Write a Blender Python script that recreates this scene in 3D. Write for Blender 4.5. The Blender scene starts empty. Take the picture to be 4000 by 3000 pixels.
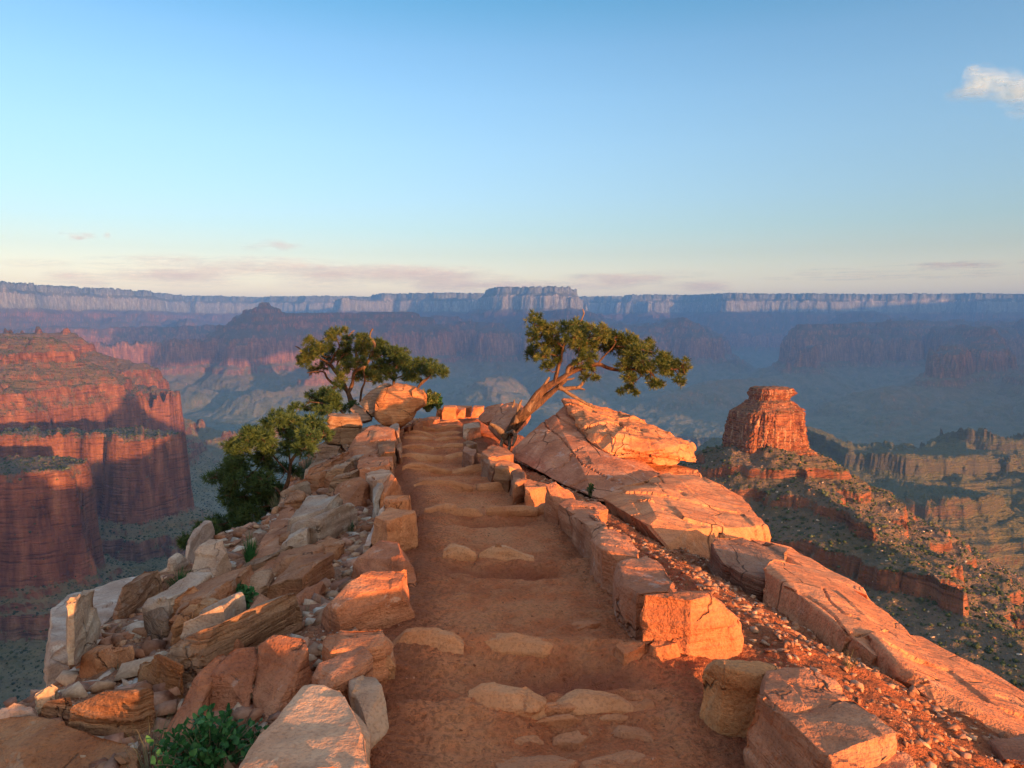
import bpy, math, random
import numpy as np
from mathutils import Vector, Matrix, noise as mnoise
R = math.radians
random.seed(7)
sc = bpy.context.scene
col = sc.collection

# ---------------------------------------------------------------- camera
F = 1579.0; UC, VC = 1106.0, 829.5
PIT = math.atan((VC - 695.0) / F)
CP, SP = math.cos(PIT), math.sin(PIT)
def ray(u, v):
    a = (u - UC) / F; b = -(v - VC) / F
    y = CP + b * SP; z = -SP + b * CP
    return a / y, z / y
def P(u, v, d):
    a, b = ray(u, v)
    return Vector((a * d, d, b * d))
cd = bpy.data.cameras.new('camera'); cam = bpy.data.objects.new('camera', cd); col.objects.link(cam)
cd.sensor_width = 36; cd.lens = 36 * F / 2212.0; cd.clip_start = 0.05; cd.clip_end = 200000
cam.rotation_euler = (R(90) - PIT, 0, 0)
sc.camera = cam
sc.view_settings.view_transform = 'Standard'; sc.view_settings.look = 'None'; sc.view_settings.gamma = 1
sc.view_settings.exposure = EXPO = 2.3
SUN_AZ, SUN_EL = 140.0, 4.3

sc.cycles.volume_bounces = 2; sc.cycles.transparent_max_bounces = 96
# ---------------------------------------------------------------- noise
def _h(ix, iy, s):
    n = (ix.astype(np.int64) * 374761393 + iy.astype(np.int64) * 668265263 + s * 982451653) & 0xffffffff
    n = ((n ^ (n >> 13)) * 1274126177) & 0xffffffff
    n = ((n ^ (n >> 16)) * 2246822519) & 0xffffffff
    return (n ^ (n >> 15)) & 0xffff
def gn(x, y, s=0):
    ix = np.floor(x); iy = np.floor(y); fx = x - ix; fy = y - iy
    ix = ix.astype(np.int64); iy = iy.astype(np.int64)
    u = fx * fx * fx * (fx * (fx * 6 - 15) + 10); w = fy * fy * fy * (fy * (fy * 6 - 15) + 10)
    def g(dx, dy):
        a = _h(ix + dx, iy + dy, s) * (2 * math.pi / 65536)
        return np.cos(a) * (fx - dx) + np.sin(a) * (fy - dy)
    a = g(0, 0); b = g(1, 0); c = g(0, 1); d = g(1, 1)
    return ((a + (b - a) * u) * (1 - w) + (c + (d - c) * u) * w) * 1.5
def fbm(x, y, o=5, s=0, lac=2.03, gain=.5):
    r = 0; a = 1
    for i in range(o):
        r = r + a * gn(x, y, s + i); x = x * lac + 13.7; y = y * lac + 7.3; a *= gain
    return r
def bil(x, y, o=5, s=0, gain=.5):
    r = 0; a = 1
    for i in range(o):
        r = r + a * (1 - 2 * np.abs(gn(x, y, s + i))); x = x * 2.03 + 13.7; y = y * 2.03 + 7.3; a *= gain
    return r
def sstep(a, b, x):
    t = np.clip((x - a) / (b - a), 0, 1); return t * t * (3 - 2 * t)

# ---------------------------------------------------------------- objects
def tag(o, label=None, cat=None, group=None, kind=None):
    if label: o['label'] = label
    if cat: o['category'] = cat
    if group: o['group'] = group
    if kind: o['kind'] = kind
    return o
def new_mesh(name, verts, faces, mat=None, smooth=True, parent=None):
    me = bpy.data.meshes.new(name)
    verts = np.asarray(verts, dtype=np.float32).reshape(-1, 3)
    if isinstance(faces, np.ndarray) and faces.ndim == 2:
        k = faces.shape[1]; n = len(faces)
        me.vertices.add(len(verts)); me.vertices.foreach_set('co', verts.ravel())
        me.loops.add(n * k); me.loops.foreach_set('vertex_index', faces.astype(np.int32).ravel())
        me.polygons.add(n)
        me.polygons.foreach_set('loop_start', np.arange(0, n * k, k, dtype=np.int32))
        me.update(calc_edges=True)
    else:
        me.from_pydata([tuple(map(float, v)) for v in verts], [], faces)
    if smooth:
        me.polygons.foreach_set('use_smooth', np.ones(len(me.polygons), dtype=bool))
    if mat: me.materials.append(mat)
    me.update()
    o = bpy.data.objects.new(name, me); col.objects.link(o)
    if parent: o.parent = parent
    return o
def grid_faces(nr, nc):
    i = np.arange(nr * nc).reshape(nr, nc)
    return np.stack([i[:-1, :-1], i[:-1, 1:], i[1:, 1:], i[1:, :-1]], -1).reshape(-1, 4)

# ---------------------------------------------------------------- node helpers
class NT:
    def __init__(s, name):
        s.m = bpy.data.materials.new(name); s.m.use_nodes = True; s.t = s.m.node_tree; s.t.nodes.clear()
        s.out = s.n('ShaderNodeOutputMaterial')
    def n(s, k, **kw):
        x = s.t.nodes.new(k)
        for a, b in kw.items(): setattr(x, a, b)
        return x
    def set(s, sock, v):
        if isinstance(v, bpy.types.NodeSocket): s.t.links.new(v, sock)
        else: sock.default_value = v
    def math(s, op, a, b=0.0, c=0.0, clamp=False):
        x = s.n('ShaderNodeMath', operation=op, use_clamp=clamp)
        s.set(x.inputs[0], a); s.set(x.inputs[1], b); s.set(x.inputs[2], c); return x.outputs[0]
    def vmath(s, op, a, b=(0, 0, 0)):
        x = s.n('ShaderNodeVectorMath', operation=op)
        s.set(x.inputs[0], a); s.set(x.inputs[1], b); return x.outputs[0]
    def noise(s, v, scale, det=4, rough=.55, dist=0.0, typ='FBM'):
        x = s.n('ShaderNodeTexNoise'); x.noise_type = typ
        s.set(x.inputs['Vector'], v); x.inputs['Scale'].default_value = scale
        x.inputs['Detail'].default_value = det; x.inputs['Roughness'].default_value = rough
        x.inputs['Distortion'].default_value = dist; return x.outputs['Fac']
    def vor(s, v, scale, feature='F1', out='Distance', rnd=1.0):
        x = s.n('ShaderNodeTexVoronoi', feature=feature)
        s.set(x.inputs['Vector'], v); x.inputs['Scale'].default_value = scale
        x.inputs['Randomness'].default_value = rnd; return x.outputs[out]
    def ramp(s, f, stops, mode='LINEAR'):
        x = s.n('ShaderNodeValToRGB'); x.color_ramp.interpolation = mode
        el = x.color_ramp.elements
        while len(el) < len(stops): el.new(0.5)
        for e, (p, c) in zip(el, stops):
            e.position = p; e.color = (c, c, c, 1) if isinstance(c, (int, float)) else (*c, 1)
        s.set(x.inputs[0], f); return x.outputs[0]
    def mix(s, f, a, b, mode='MIX'):
        x = s.n('ShaderNodeMix', data_type='RGBA', blend_type=mode)
        s.set(x.inputs[0], f)
        for i, v in ((6, a), (7, b)):
            if isinstance(v, tuple): v = (*v[:3], 1)
            s.set(x.inputs[i], v)
        return x.outputs[2]
    def scale(s, v, xyz):
        return s.vmath('MULTIPLY', v, xyz)
    def bump(s, h, strength=.5, dist=.1, normal=None):
        x = s.n('ShaderNodeBump'); x.inputs['Strength'].default_value = strength
        x.inputs['Distance'].default_value = dist; s.set(x.inputs['Height'], h)
        if normal: s.set(x.inputs['Normal'], normal)
        return x.outputs[0]
    def pos(s): return s.n('ShaderNodeNewGeometry').outputs['Position']
    def nrm(s): return s.n('ShaderNodeNewGeometry').outputs['True Normal']
    def obj(s): return s.n('ShaderNodeTexCoord').outputs['Object']
    def sep(s, v, i):
        x = s.n('ShaderNodeSeparateXYZ'); s.set(x.inputs[0], v); return x.outputs[i]
    def bsdf(s, c, rough=.9, normal=None, spec=.2):
        x = s.n('ShaderNodeBsdfPrincipled'); s.set(x.inputs['Base Color'], c if not isinstance(c, tuple) else (*c[:3], 1))
        s.set(x.inputs['Roughness'], rough); x.inputs['Specular IOR Level'].default_value = spec
        if normal: s.set(x.inputs['Normal'], normal)
        s.t.links.new(x.outputs[0], s.out.inputs[0]); return x
# ---------------------------------------------------------------- world, sun
w = bpy.data.worlds.new('World'); sc.world = w; w.use_nodes = True
nt = w.node_tree; nt.nodes.clear()
wo = nt.nodes.new('ShaderNodeOutputWorld'); bg = nt.nodes.new('ShaderNodeBackground')
sky = nt.nodes.new('ShaderNodeTexSky'); sky.sky_type = 'NISHITA'; sky.sun_disc = False
sky.sun_elevation = R(SUN_EL); sky.sun_rotation = R(SUN_AZ); sky.altitude = 2000
sky.air_density = 1.0; sky.dust_density = 0.6; sky.ozone_density = 1.6
bg.inputs[1].default_value = SKY_STR = 0.15
# dawn tint: warm horizon, cyan above; unseen overhead sky brightened as added fill
geo = nt.nodes.new('ShaderNodeTexCoord'); sx = nt.nodes.new('ShaderNodeSeparateXYZ')
nt.links.new(geo.outputs['Generated'], sx.inputs[0])
rp = nt.nodes.new('ShaderNodeValToRGB'); el = rp.color_ramp.elements
mp = nt.nodes.new('ShaderNodeMapRange'); mp.inputs[1].default_value = -.05; mp.inputs[2].default_value = .6
nt.links.new(sx.outputs[2], mp.inputs[0]); nt.links.new(mp.outputs[0], rp.inputs[0])
K0 = .57
SKYT = [(.08, (1.15, .72, .58)), (.143, (1.25, .80, .62)), (.184, (1.15, .77, .60)), (.215, (1.0, .72, .58)), (.265, (.90, .76, .66)), (.325, (.90, .82, .77)),
        (.42, (.92, .90, .875)), (.51, (.88, .93, .935)), (.595, (.77, .90, .937)), (.674, (.52, .82, .88)), (.80, (1.55, 1.4, 1.3)), (1.0, (2.8, 2.3, 2.1))]
while len(el) < len(SKYT): el.new(.5)
for e, (p, c) in zip(el, SKYT): e.position = p; e.color = (*c, 1)
mm = nt.nodes.new('ShaderNodeMix'); mm.data_type = 'RGBA'; mm.blend_type = 'MULTIPLY'; mm.inputs[0].default_value = 1
nt.links.new(sky.outputs[0], mm.inputs[6]); nt.links.new(rp.outputs[0], mm.inputs[7])
gl = nt.nodes.new('ShaderNodeVectorMath'); gl.operation = 'DOT_PRODUCT'; gl.inputs[1].default_value = (math.sin(R(SUN_AZ)), math.cos(R(SUN_AZ)), .1)
nt.links.new(geo.outputs['Generated'], gl.inputs[0])
gr = nt.nodes.new('ShaderNodeValToRGB'); gr.color_ramp.elements[0].position = .15; gr.color_ramp.elements[0].color = (K0, K0, K0, 1)
gr.color_ramp.elements[1].position = .9; gr.color_ramp.elements[1].color = (1.35, .95, .62, 1)  # sunward glow boosted as added warm fill, the rest dimmed
nt.links.new(gl.outputs['Value'], gr.inputs[0])
m3 = nt.nodes.new('ShaderNodeMix'); m3.data_type = 'RGBA'; m3.blend_type = 'MULTIPLY'; m3.inputs[0].default_value = 1
nt.links.new(mm.outputs[2], m3.inputs[6]); nt.links.new(gr.outputs[0], m3.inputs[7])
nt.links.new(m3.outputs[2], bg.inputs[0]); nt.links.new(bg.outputs[0], wo.inputs[0])
sd = bpy.data.lights.new('sun', 'SUN'); sun = bpy.data.objects.new('sun', sd); col.objects.link(sun)
sd.energy = 2.3; sd.angle = R(0.6); sd.color = (1.0, .50, .20)
a, e = R(SUN_AZ), R(SUN_EL)
sv = Vector((math.sin(a) * math.cos(e), math.cos(a) * math.cos(e), math.sin(e)))
sun.rotation_euler = sv.to_track_quat('Z', 'Y').to_euler()

# ---------------------------------------------------------------- clouds: thin stretched banks far beyond the rim
n = NT('cloud_vapour'); tc = n.n('ShaderNodeTexCoord').outputs['Object']; inf = n.n('ShaderNodeObjectInfo')
lw = n.n('ShaderNodeLayerWeight'); lw.inputs[0].default_value = .5
fac = n.math('SUBTRACT', 1.0, lw.outputs['Facing']); fac = n.math('POWER', fac, 2.6)
nz_ = n.ramp(n.noise(n.scale(tc, (.55, .55, 4.5)), .0011, 7, .68, .5), [(.38, 0.0), (.62, 1.0)])
al = n.math('MULTIPLY', n.math('MULTIPLY', fac, nz_), inf.outputs['Alpha'], clamp=True)
df = n.n('ShaderNodeBsdfDiffuse'); n.set(df.inputs[0], inf.outputs['Color']); tl = n.n('ShaderNodeBsdfTranslucent'); n.set(tl.inputs[0], inf.outputs['Color'])
m1 = n.n('ShaderNodeMixShader'); m1.inputs[0].default_value = .5; n.t.links.new(df.outputs[0], m1.inputs[1]); n.t.links.new(tl.outputs[0], m1.inputs[2])
tr = n.n('ShaderNodeBsdfTransparent'); m2 = n.n('ShaderNodeMixShader'); n.set(m2.inputs[0], al)
n.t.links.new(tr.outputs[0], m2.inputs[1]); n.t.links.new(m1.outputs[0], m2.inputs[2]); n.t.links.new(m2.outputs[0], n.out.inputs[0])
M_CLOUD = n.m
def cloud(label, u0, u1, v0, v1, D, n_, colr, alpha, seed, tilt=0.0):
    rr = random.Random(seed); V = []; Fc = []
    c = P((u0 + u1) / 2, (v0 + v1) / 2, D); W = (u1 - u0) / F * D; Hh_ = (v1 - v0) / F * D
    for i in range(n_):
        t = rr.uniform(-.5, .5); w_ = W * rr.uniform(.18, .42) * (1 - abs(t) * .9); h = Hh_ * rr.uniform(.15, .38)
        cx = t * (W - w_); cz = rr.uniform(-.28, .28) * Hh_ - tilt * t * Hh_; cy = rr.uniform(-.5, .5) * W * .4
        j = len(V); nu, nv = 28, 12
        for b in range(nv + 1):
            ph = math.pi * b / nv
            for a_ in range(nu):
                th = 2 * math.pi * a_ / nu
                V.append((cx + math.cos(th) * math.sin(ph) * w_ * .5, cy + math.sin(th) * math.sin(ph) * w_ * .4, cz + math.cos(ph) * h))
        for b in range(nv):
            for a_ in range(nu): Fc.append((j + b * nu + a_, j + b * nu + (a_ + 1) % nu, j + (b + 1) * nu + (a_ + 1) % nu, j + (b + 1) * nu + a_))
    o = new_mesh('cloud', V, Fc, M_CLOUD); o.location = c; o.color = (*colr, alpha)
    return tag(o, label, 'cloud')
cloud('small bright white cloud at the upper right edge of the sky', 2050, 2380, 158, 240, 50000, 34, (.72, .92, 1), .34, 1, .45)
GY = (.60, .52, .54)
cloud('long grey mauve cloud bank low over the left horizon', 90, 1080, 552, 628, 90000, 40, GY, .30, 2)
cloud('low grey cloud bank behind the flat topped mesa', 850, 1600, 585, 640, 90000, 30, GY, .28, 3)
cloud('thin dark streak of cloud low at the right edge', 1940, 2260, 563, 584, 90000, 16, GY, .45, 4)
cloud('faint narrow cloud streak right of centre near the horizon', 1620, 2200, 582, 604, 90000, 18, GY, .3, 5)
cloud('tiny wisp of cloud above the left cloud bank', 480, 680, 520, 544, 90000, 18, GY, .14, 6)
cloud('small faint wisp high at the far left', 130, 250, 500, 520, 90000, 18, GY, .14, 7)
# ---------------------------------------------------------------- canyon
ST = np.array([-600, 0, 25, 190, 225, 450, 462, 560, 570, 690, 700, 820, 832, 985, 997, 1030, 1066, 1150, 1165, 1850, 3000, 3030, 3900, 5500], float)
SZ = np.array([530, 515, 420, 345, 180, 100, 68, 38, 14, -28, -50, -92, -120, -196, -218, -248, -408, -440, -470, -640, -720, -790, -1150, -1220], float)
# capsules: x1,y1,x2,y2,radius,t0,k
FE = [
 (-9300, 9600, -8800, 12600, 2750, 0, 1.0),
 (100, 11500, 700, 11500, 450, 0, 1.0), (300, 11800, 0, 15000, 200, 30, 1.0),
 (-2300, 13300, -300, 13300, 350, 0, 1.0),
 (-2700, 12000, -2600, 12900, 60, 120, 1.0),
 (2600, 13900, 3000, 14500, 300, 0, 1.0),
 (4600, 15300, 12000, 15300, 2000, 0, 1.0),
 (5750, 11300, 5900, 12500, 60, 250, 1.0),
 (2500, 6700, 4200, 9000, 60, 1000, 1.3), (4200, 9000, 5750, 11300, 60, 640, 1.2),
 (3300, 5300, 4700, 7400, 120, 1000, 1.2), (4700, 7400, 6500, 10500, 80, 700, 1.2),
 (5600, 6600, 9000, 9500, 200, 800, 1.2),
 (-2120, 6800, -2090, 6900, 20, 420, 1.2), (-2100, 7000, -1150, 7400, 150, 610, 1.2), (-2200, 6900, -3200, 9500, 100, 900, 1.2),
 (-1150, 7400, -300, 9000, 80, 800, 1.2), (-200, 7600, -500, 9000, 60, 900, 1.2), (-3900, 5600, -2500, 6600, 60, 960, 1.3),
 (-5200, 8200, -3600, 8500, 120, 760, 1.2), (-6500, 7600, -5200, 8200, 120, 760, 1.2),
 (900, 9300, 500, 11000, 60, 400, 1.2), (1500, 8700, 900, 9300, 60, 700, 1.2),
 (-900, 9500, -400, 12800, 100, 600, 1.2),
 (1500, 5600, 2500, 6700, 40, 1200, 1.3), (700, 6400, 900, 9300, 50, 950, 1.3), (2400, 5000, 3300, 5300, 40, 1180, 1.3), (-1500, 5400, -1150, 7400, 40, 1050, 1.3),
 (-200, 5600, -200, 7600, 40, 1250, 1.3), (3900, 4600, 4700, 7400, 60, 1060, 1.3), (-3300, 4600, -2500, 5600, 30, 1180, 1.3), (4300, 3900, 5600, 6600, 60, 1150, 1.3),
 (7000, 10500, 4300, 8300, 60, 560, 1.2), (5200, 9800, 3100, 7800, 60, 640, 1.2), (2600, 12500, 1900, 8800, 60, 560, 1.2), (8500, 12500, 6800, 8800, 90, 520, 1.2), (600, 10500, 250, 8200, 50, 640, 1.2), (-3000, 12000, -2600, 9500, 60, 620, 1.2), (-5600, 12000, -4600, 10200, 60, 560, 1.2),
 # near side, left: red mesas
 (-2700, 2000, -1560, 2250, 60, 720, 1.0), (-3200, 2700, -1830, 2900, 60, 690, 1.0),
 (-2600, 1500, -1600, 1650, 30, 790, 1.0),
 (-2500, 2600, -1270, 2480, 120, 1000, 1.7), (-1350, 1580, -810, 1610, 70, 1010, 1.8),
 (-1900, 1000, -760, 1230, 60, 1005, 1.8), (-2100, 950, -1350, 1180, 60, 830, 1.0),
 (-1300, 700, -700, 780, 50, 1030, 1.8),
 (-1200, 2500, -980, 3100, 30, 1130, 1.6),
 # our ridge and the butte's ridge, right
 (660, 1480, 830, 1540, 130, 1020, 1.1), (1020, 2050, 1330, 2100, 140, 1010, 1.1), (1650, 2500, 2200, 2400, 120, 1040, 1.8),
]
def seg_dist(x, y, x1, y1, x2, y2):
    dx, dy = x2 - x1, y2 - y1
    t = np.clip(((x - x1) * dx + (y - y1) * dy) / (dx * dx + dy * dy), 0, 1)
    return np.hypot(x - x1 - t * dx, y - y1 - t * dy)
def T_field(x, y):
    r = np.hypot(x, y)
    amp = np.clip(r / 9000, .1, 1.0)
    w1 = fbm(x / 1500, y / 1500, 5, 11); w2 = fbm(x / 1500 + 50, y / 1500, 5, 31)
    s1 = fbm(x / 260, y / 260, 5, 51); s2 = fbm(x / 260 + 9, y / 260 + 4, 5, 71)
    q1 = bil(x / 90, y / 90, 4, 61) * 6; q2 = bil(x / 90 + 4, y / 90, 4, 81) * 6
    X = x + w1 * 420 * amp + s1 * 75 * np.clip(r / 2500, .5, 1) + q1
    Y = y + w2 * 420 * amp + s2 * 75 * np.clip(r / 2500, .5, 1) + q2
    T = np.full_like(x, 5200.0)
    for (x1, y1, x2, y2, rad, t0, k) in FE:
        d = seg_dist(X, Y, x1, y1, x2, y2)
        T = np.minimum(T, t0 + k * np.maximum(d - rad, 0))
    T = np.minimum(T, np.maximum(0, 14700 - Y + .0 * X) + 0)
    g = bil(x / 900, y / 900, 5, 91, .55)
    T = T + (g - .6) * 60 * np.clip((T - 100) / 900, 0, 2.0) * amp * 1.3
    T = T + bil(x / 620 + 3, y / 620, 5, 95, .55) * 190 * sstep(1150, 2300, T) * np.clip(r / 5000, .3, 1)
    return np.maximum(T, -600)
def terr(z, levels, w):
    # ledges: cliffs at fixed heights, gentler benches between
    o = z * 0
    for L, a in levels: o = o + a * (sstep(L - w, L + w, z) - np.clip((z - (L - 14)) / 28, 0, 1))
    return z + o
def H_mid(x, y):
    wx = x + fbm(x / 45, y / 45, 5, 201) * 11; wy = y + fbm(x / 45 + 5, y / 45, 5, 211) * 11
    d = np.hypot(wx - 209, wy - 600)
    z = -101 - .62 * np.maximum(d - 27, 0) - np.maximum(27 - d, 0) * 0
    pts = [(209, 600, -103), (245, 300, -160), (160, 150, -172), (60, 50, -110)]
    for (a, b, c), (d2, e, f) in zip(pts[:-1], pts[1:]):
        dx, dy = d2 - a, e - b
        t = np.clip(((wx - a) * dx + (wy - b) * dy) / (dx * dx + dy * dy), 0, 1)
        dd = np.hypot(wx - a - t * dx, wy - b - t * dy)
        z = np.maximum(z, c + t * (f - c) - .50 * dd - .1 * np.minimum(dd, 8))
    z = z + fbm(x / 30, y / 30, 4, 221) * 3.0
    zz = z + fbm(x / 80, y / 80, 3, 231) * 5
    return z + (terr(zz, [(-118, 5), (-131, 6), (-150, 11), (-166, 5), (-180, 7), (-197, 6), (-214, 8), (-232, 8)], .8) - zz)
_r = np.random.RandomState(4); _b = [-1300.0]
while _b[-1] < 640: _b.append(_b[-1] + _r.uniform(7, 26))
_b = np.array(_b)
def stair(z):
    # thin beds: a riser and a bench in each
    i = np.clip(np.searchsorted(_b, z) - 1, 0, len(_b) - 2); h = _b[i + 1] - _b[i]; t = (z - _b[i]) / h
    return _b[i] + h * (t - .88 * np.sin(2 * np.pi * t) / (2 * np.pi))
def H_canyon(x, y):
    T = T_field(x, y)
    M = 1 - sstep(620, 1050, np.hypot(x - 1000, y - 1850))
    z = np.interp(T, ST, SZ); rr_ = np.hypot(x, y)
    q = np.clip(rr_ / 2500, .6, 2.5)
    T = T + (bil(x / (42 * q) + z * .013, y / (42 * q) - z * .011, 3, 171, .6) * 7 * np.clip(4500 / rr_, .3, 1) + gn(x / (15 * q) + z * .03, y / (15 * q), 181) * 3) * q * (1 - .6 * M)
    z2 = np.interp(T, [0, 900, 1010, 1025, 1055, 1330, 1350, 1900, 3000, 5500], [0, -205, -240, -246, -292, -408, -432, -640, -720, -1220])
    z = stair(np.interp(T, ST, SZ) * (1 - M) + z2 * M + fbm(x / 500, y / 500, 2, 161) * 6)
    z = z - 135 * np.exp(-(((x - 1250) / 420) ** 2 + ((y - 2120) / 400) ** 2))
    z = z - 85 * np.exp(-(((x - 780) / 500) ** 2 + ((y - 1500) / 450) ** 2))
    z = z + 110 * np.exp(-(((x + 1400) / 2200) ** 2 + ((y - 8000) / 2500) ** 2))
    r = np.hypot(x, y)
    z = z + fbm(x / 60, y / 60, 4, 131) * 7 * np.clip(r / 4000, .08, 1) + fbm(x / 14, y / 14, 3, 141) * np.clip(r / 3000, .25, 1) * 1.6
    near = (r < 1400) & (x > -200)
    if near.any(): z[near] = np.maximum(z[near], H_mid(x[near], y[near]) + fbm(x[near] / 6, y[near] / 6, 3, 241) * .8)
    return z
def polar(name, u0, u1, nu, y0, y1, ny, H, mat):
    u = np.concatenate([np.linspace(-1.6, u0, 131)[:-1], np.linspace(u0, u1, nu), np.linspace(u1, 1.35, 61)[1:]]); nu = len(u); yy = y0 * (y1 / y0) ** np.linspace(0, 1, ny)
    Yg = np.repeat(yy[:, None], nu, 1); Xg = Yg * u[None, :]
    Z = H(Xg, Yg)
    V = np.stack([Xg, Yg, Z], -1)
    return new_mesh(name, V, grid_faces(ny, nu)[:, ::1], mat)

def strata_material():
    n = NT('canyon_rock'); p = n.pos(); z = n.sep(p, 2); nz = n.sep(n.nrm(), 2)
    wob = n.noise(p, .002, 3); fine = n.noise(n.scale(p, (.02, .02, .25)), 1.0, 5, .6)
    zz = n.math('ADD', z, n.math('MULTIPLY', n.math('SUBTRACT', wob, .5), 40))
    f = n.math('DIVIDE', n.math('ADD', zz, 1250), 1850, clamp=True)
    def q(h): return (h + 1250) / 1850
    cliff = n.ramp(f, [(0, (.16, .085, .07)), (q(-800), (.18, .10, .08)), (q(-780), (.24, .15, .10)), (q(-700), (.22, .16, .11)),
                       (q(-480), (.22, .12, .075)), (q(-420), (.23, .085, .047)), (q(-250), (.27, .10, .053)), (q(-100), (.25, .092, .05)),
                       (q(60), (.27, .09, .048)), (q(130), (.25, .09, .05)), (q(180), (.22, .175, .14)), (q(345), (.23, .18, .145)),
                       (q(380), (.36, .25, .18)), (q(430), (.17, .14, .11)), (q(520), (.19, .155, .12))])
    slope = n.ramp(f, [(0, (.14, .10, .08)), (q(-900), (.17, .13, .09)), (q(-740), (.17, .175, .12)), (q(-560), (.18, .175, .12)),
                       (q(-440), (.20, .15, .09)), (q(-250), (.165, .105, .072)), (q(0), (.16, .10, .068)), (q(110), (.17, .095, .065)),
                       (q(180), (.16, .13, .09)), (q(400), (.13, .12, .08)), (q(520), (.07, .08, .05))])
    stre = n.noise(n.scale(p, (.05, .05, .006)), 1.0, 5, .6)
    cliff = n.mix(n.ramp(stre, [(.47, 0.0), (.58, .65)]), cliff, n.mix(1.0, cliff, (.45, .42, .45), 'MULTIPLY'))
    cliff = n.mix(n.ramp(stre, [(.34, .7), (.44, 0.0)]), cliff, n.mix(1.0, cliff, (1.5, 1.7, 1.7), 'MULTIPLY'))
    cliff = n.mix(n.ramp(fine, [(.45, 0.0), (.7, .6)]), cliff, n.mix(1.0, cliff, (1.35, 1.35, 1.25), 'MULTIPLY'))
    pt = n.noise(p, .012, 5, .6)
    slope = n.mix(n.ramp(pt, [(.4, 0.0), (.65, .7)]), slope, n.mix(1.0, slope, (.6, .75, .6), 'MULTIPLY'))
    seam = n.ramp(fine, [(.36, .75), (.44, 0.0)])
    cliff = n.mix(seam, cliff, n.mix(1.0, cliff, (.42, .40, .42), 'MULTIPLY'))
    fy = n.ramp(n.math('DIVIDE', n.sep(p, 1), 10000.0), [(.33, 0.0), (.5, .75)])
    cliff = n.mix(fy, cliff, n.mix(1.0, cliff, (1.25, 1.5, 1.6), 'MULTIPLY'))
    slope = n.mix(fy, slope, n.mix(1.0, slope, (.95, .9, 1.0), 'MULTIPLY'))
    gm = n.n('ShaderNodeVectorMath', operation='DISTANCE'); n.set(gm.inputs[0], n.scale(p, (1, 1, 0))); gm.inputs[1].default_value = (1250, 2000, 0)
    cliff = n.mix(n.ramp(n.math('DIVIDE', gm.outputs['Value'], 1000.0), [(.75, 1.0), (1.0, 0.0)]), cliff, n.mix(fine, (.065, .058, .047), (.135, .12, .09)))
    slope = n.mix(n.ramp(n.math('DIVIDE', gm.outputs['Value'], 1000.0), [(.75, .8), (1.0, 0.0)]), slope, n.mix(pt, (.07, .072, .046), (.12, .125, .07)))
    m = n.ramp(n.math('ADD', nz, n.math('MULTIPLY', n.math('SUBTRACT', fine, .5), .25)), [(.42, 0.0), (.62, 1.0)])
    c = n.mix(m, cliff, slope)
    c = n.mix(n.math('MULTIPLY', n.ramp(n.noise(n.scale(p, (.03, .03, .004)), 1.0, 5, .65), [(.5, 0.0), (.62, .45)]), m), c, n.mix(1.0, c, (1.5, 1.3, 1.15), 'MULTIPLY'))
    # dark scrub on the slopes
    b1 = n.ramp(n.vor(p, .16), [(.18, 1.0), (.30, 0.0)]); b2 = n.ramp(n.vor(n.vmath('ADD', p, (31, 7, 3)), .07), [(.14, 1.0), (.24, 0.0)])
    bm = n.math('MAXIMUM', b1, b2); bm = n.math('MULTIPLY', bm, n.ramp(m, [(0, .25), (1, 1.0)]))
    bm = n.math('MULTIPLY', bm, n.ramp(n.noise(p, .006, 3), [(.35, .35), (.6, 1.0)]))
    c = n.mix(n.math('MULTIPLY', bm, .85), c, (.035, .045, .022))
    h = n.math('ADD', n.noise(n.scale(p, (.08, .08, .03)), 1.0, 6, .65), n.math('MULTIPLY', fine, 1.5))
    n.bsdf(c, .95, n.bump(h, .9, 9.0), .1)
    return n.m
MAT_CANYON = strata_material()

DT = 0.85
can = polar('canyon', -.80, .80, int(1600 * DT), 110, 24000, int(1800 * DT), H_canyon, MAT_CANYON)
# unseen rim added to the east, placed so its shadow fills the canyon
def H_east(x, y):
    d = seg_dist(x, y, 3000, 1400, 13500, 11000) - 900 + fbm(x / 1500, y / 1500, 4, 301) * 500
    return np.interp(d, ST, SZ) + 170
gx, gy = np.meshgrid(np.linspace(0, 9000, 160), np.linspace(300, 13500, 150)); keep_x = gx + gy * .94 + 50
tag(new_mesh('shade_plateau', np.stack([keep_x, gy, H_east(keep_x, gy)], -1), grid_faces(150, 160), MAT_CANYON), kind='structure')
tag(can, kind='structure')

# ---------------------------------------------------------------- haze: even air inside one closed box
def box(name, lo, hi, mat):
    v = [(x, y, z) for x in (lo[0], hi[0]) for y in (lo[1], hi[1]) for z in (lo[2], hi[2])]
    f = [(0, 1, 3, 2), (4, 6, 7, 5), (0, 4, 5, 1), (2, 3, 7, 6), (0, 2, 6, 4), (1, 5, 7, 3)]
    return new_mesh(name, v, f, mat, smooth=False)
n = NT('haze_air'); vo = n.n('ShaderNodeVolumePrincipled')
vo.inputs['Color'].default_value = (.30, .60, 1.0, 1); vo.inputs['Density'].default_value = HAZE = 6.3e-5
vo.inputs['Anisotropy'].default_value = 0.4
n.t.links.new(vo.outputs[0], n.out.inputs['Volume'])
hz = box('haze', (-42000, -600, -1300), (36000, 25000, 740), n.m)
tag(hz, kind='stuff')

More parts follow.
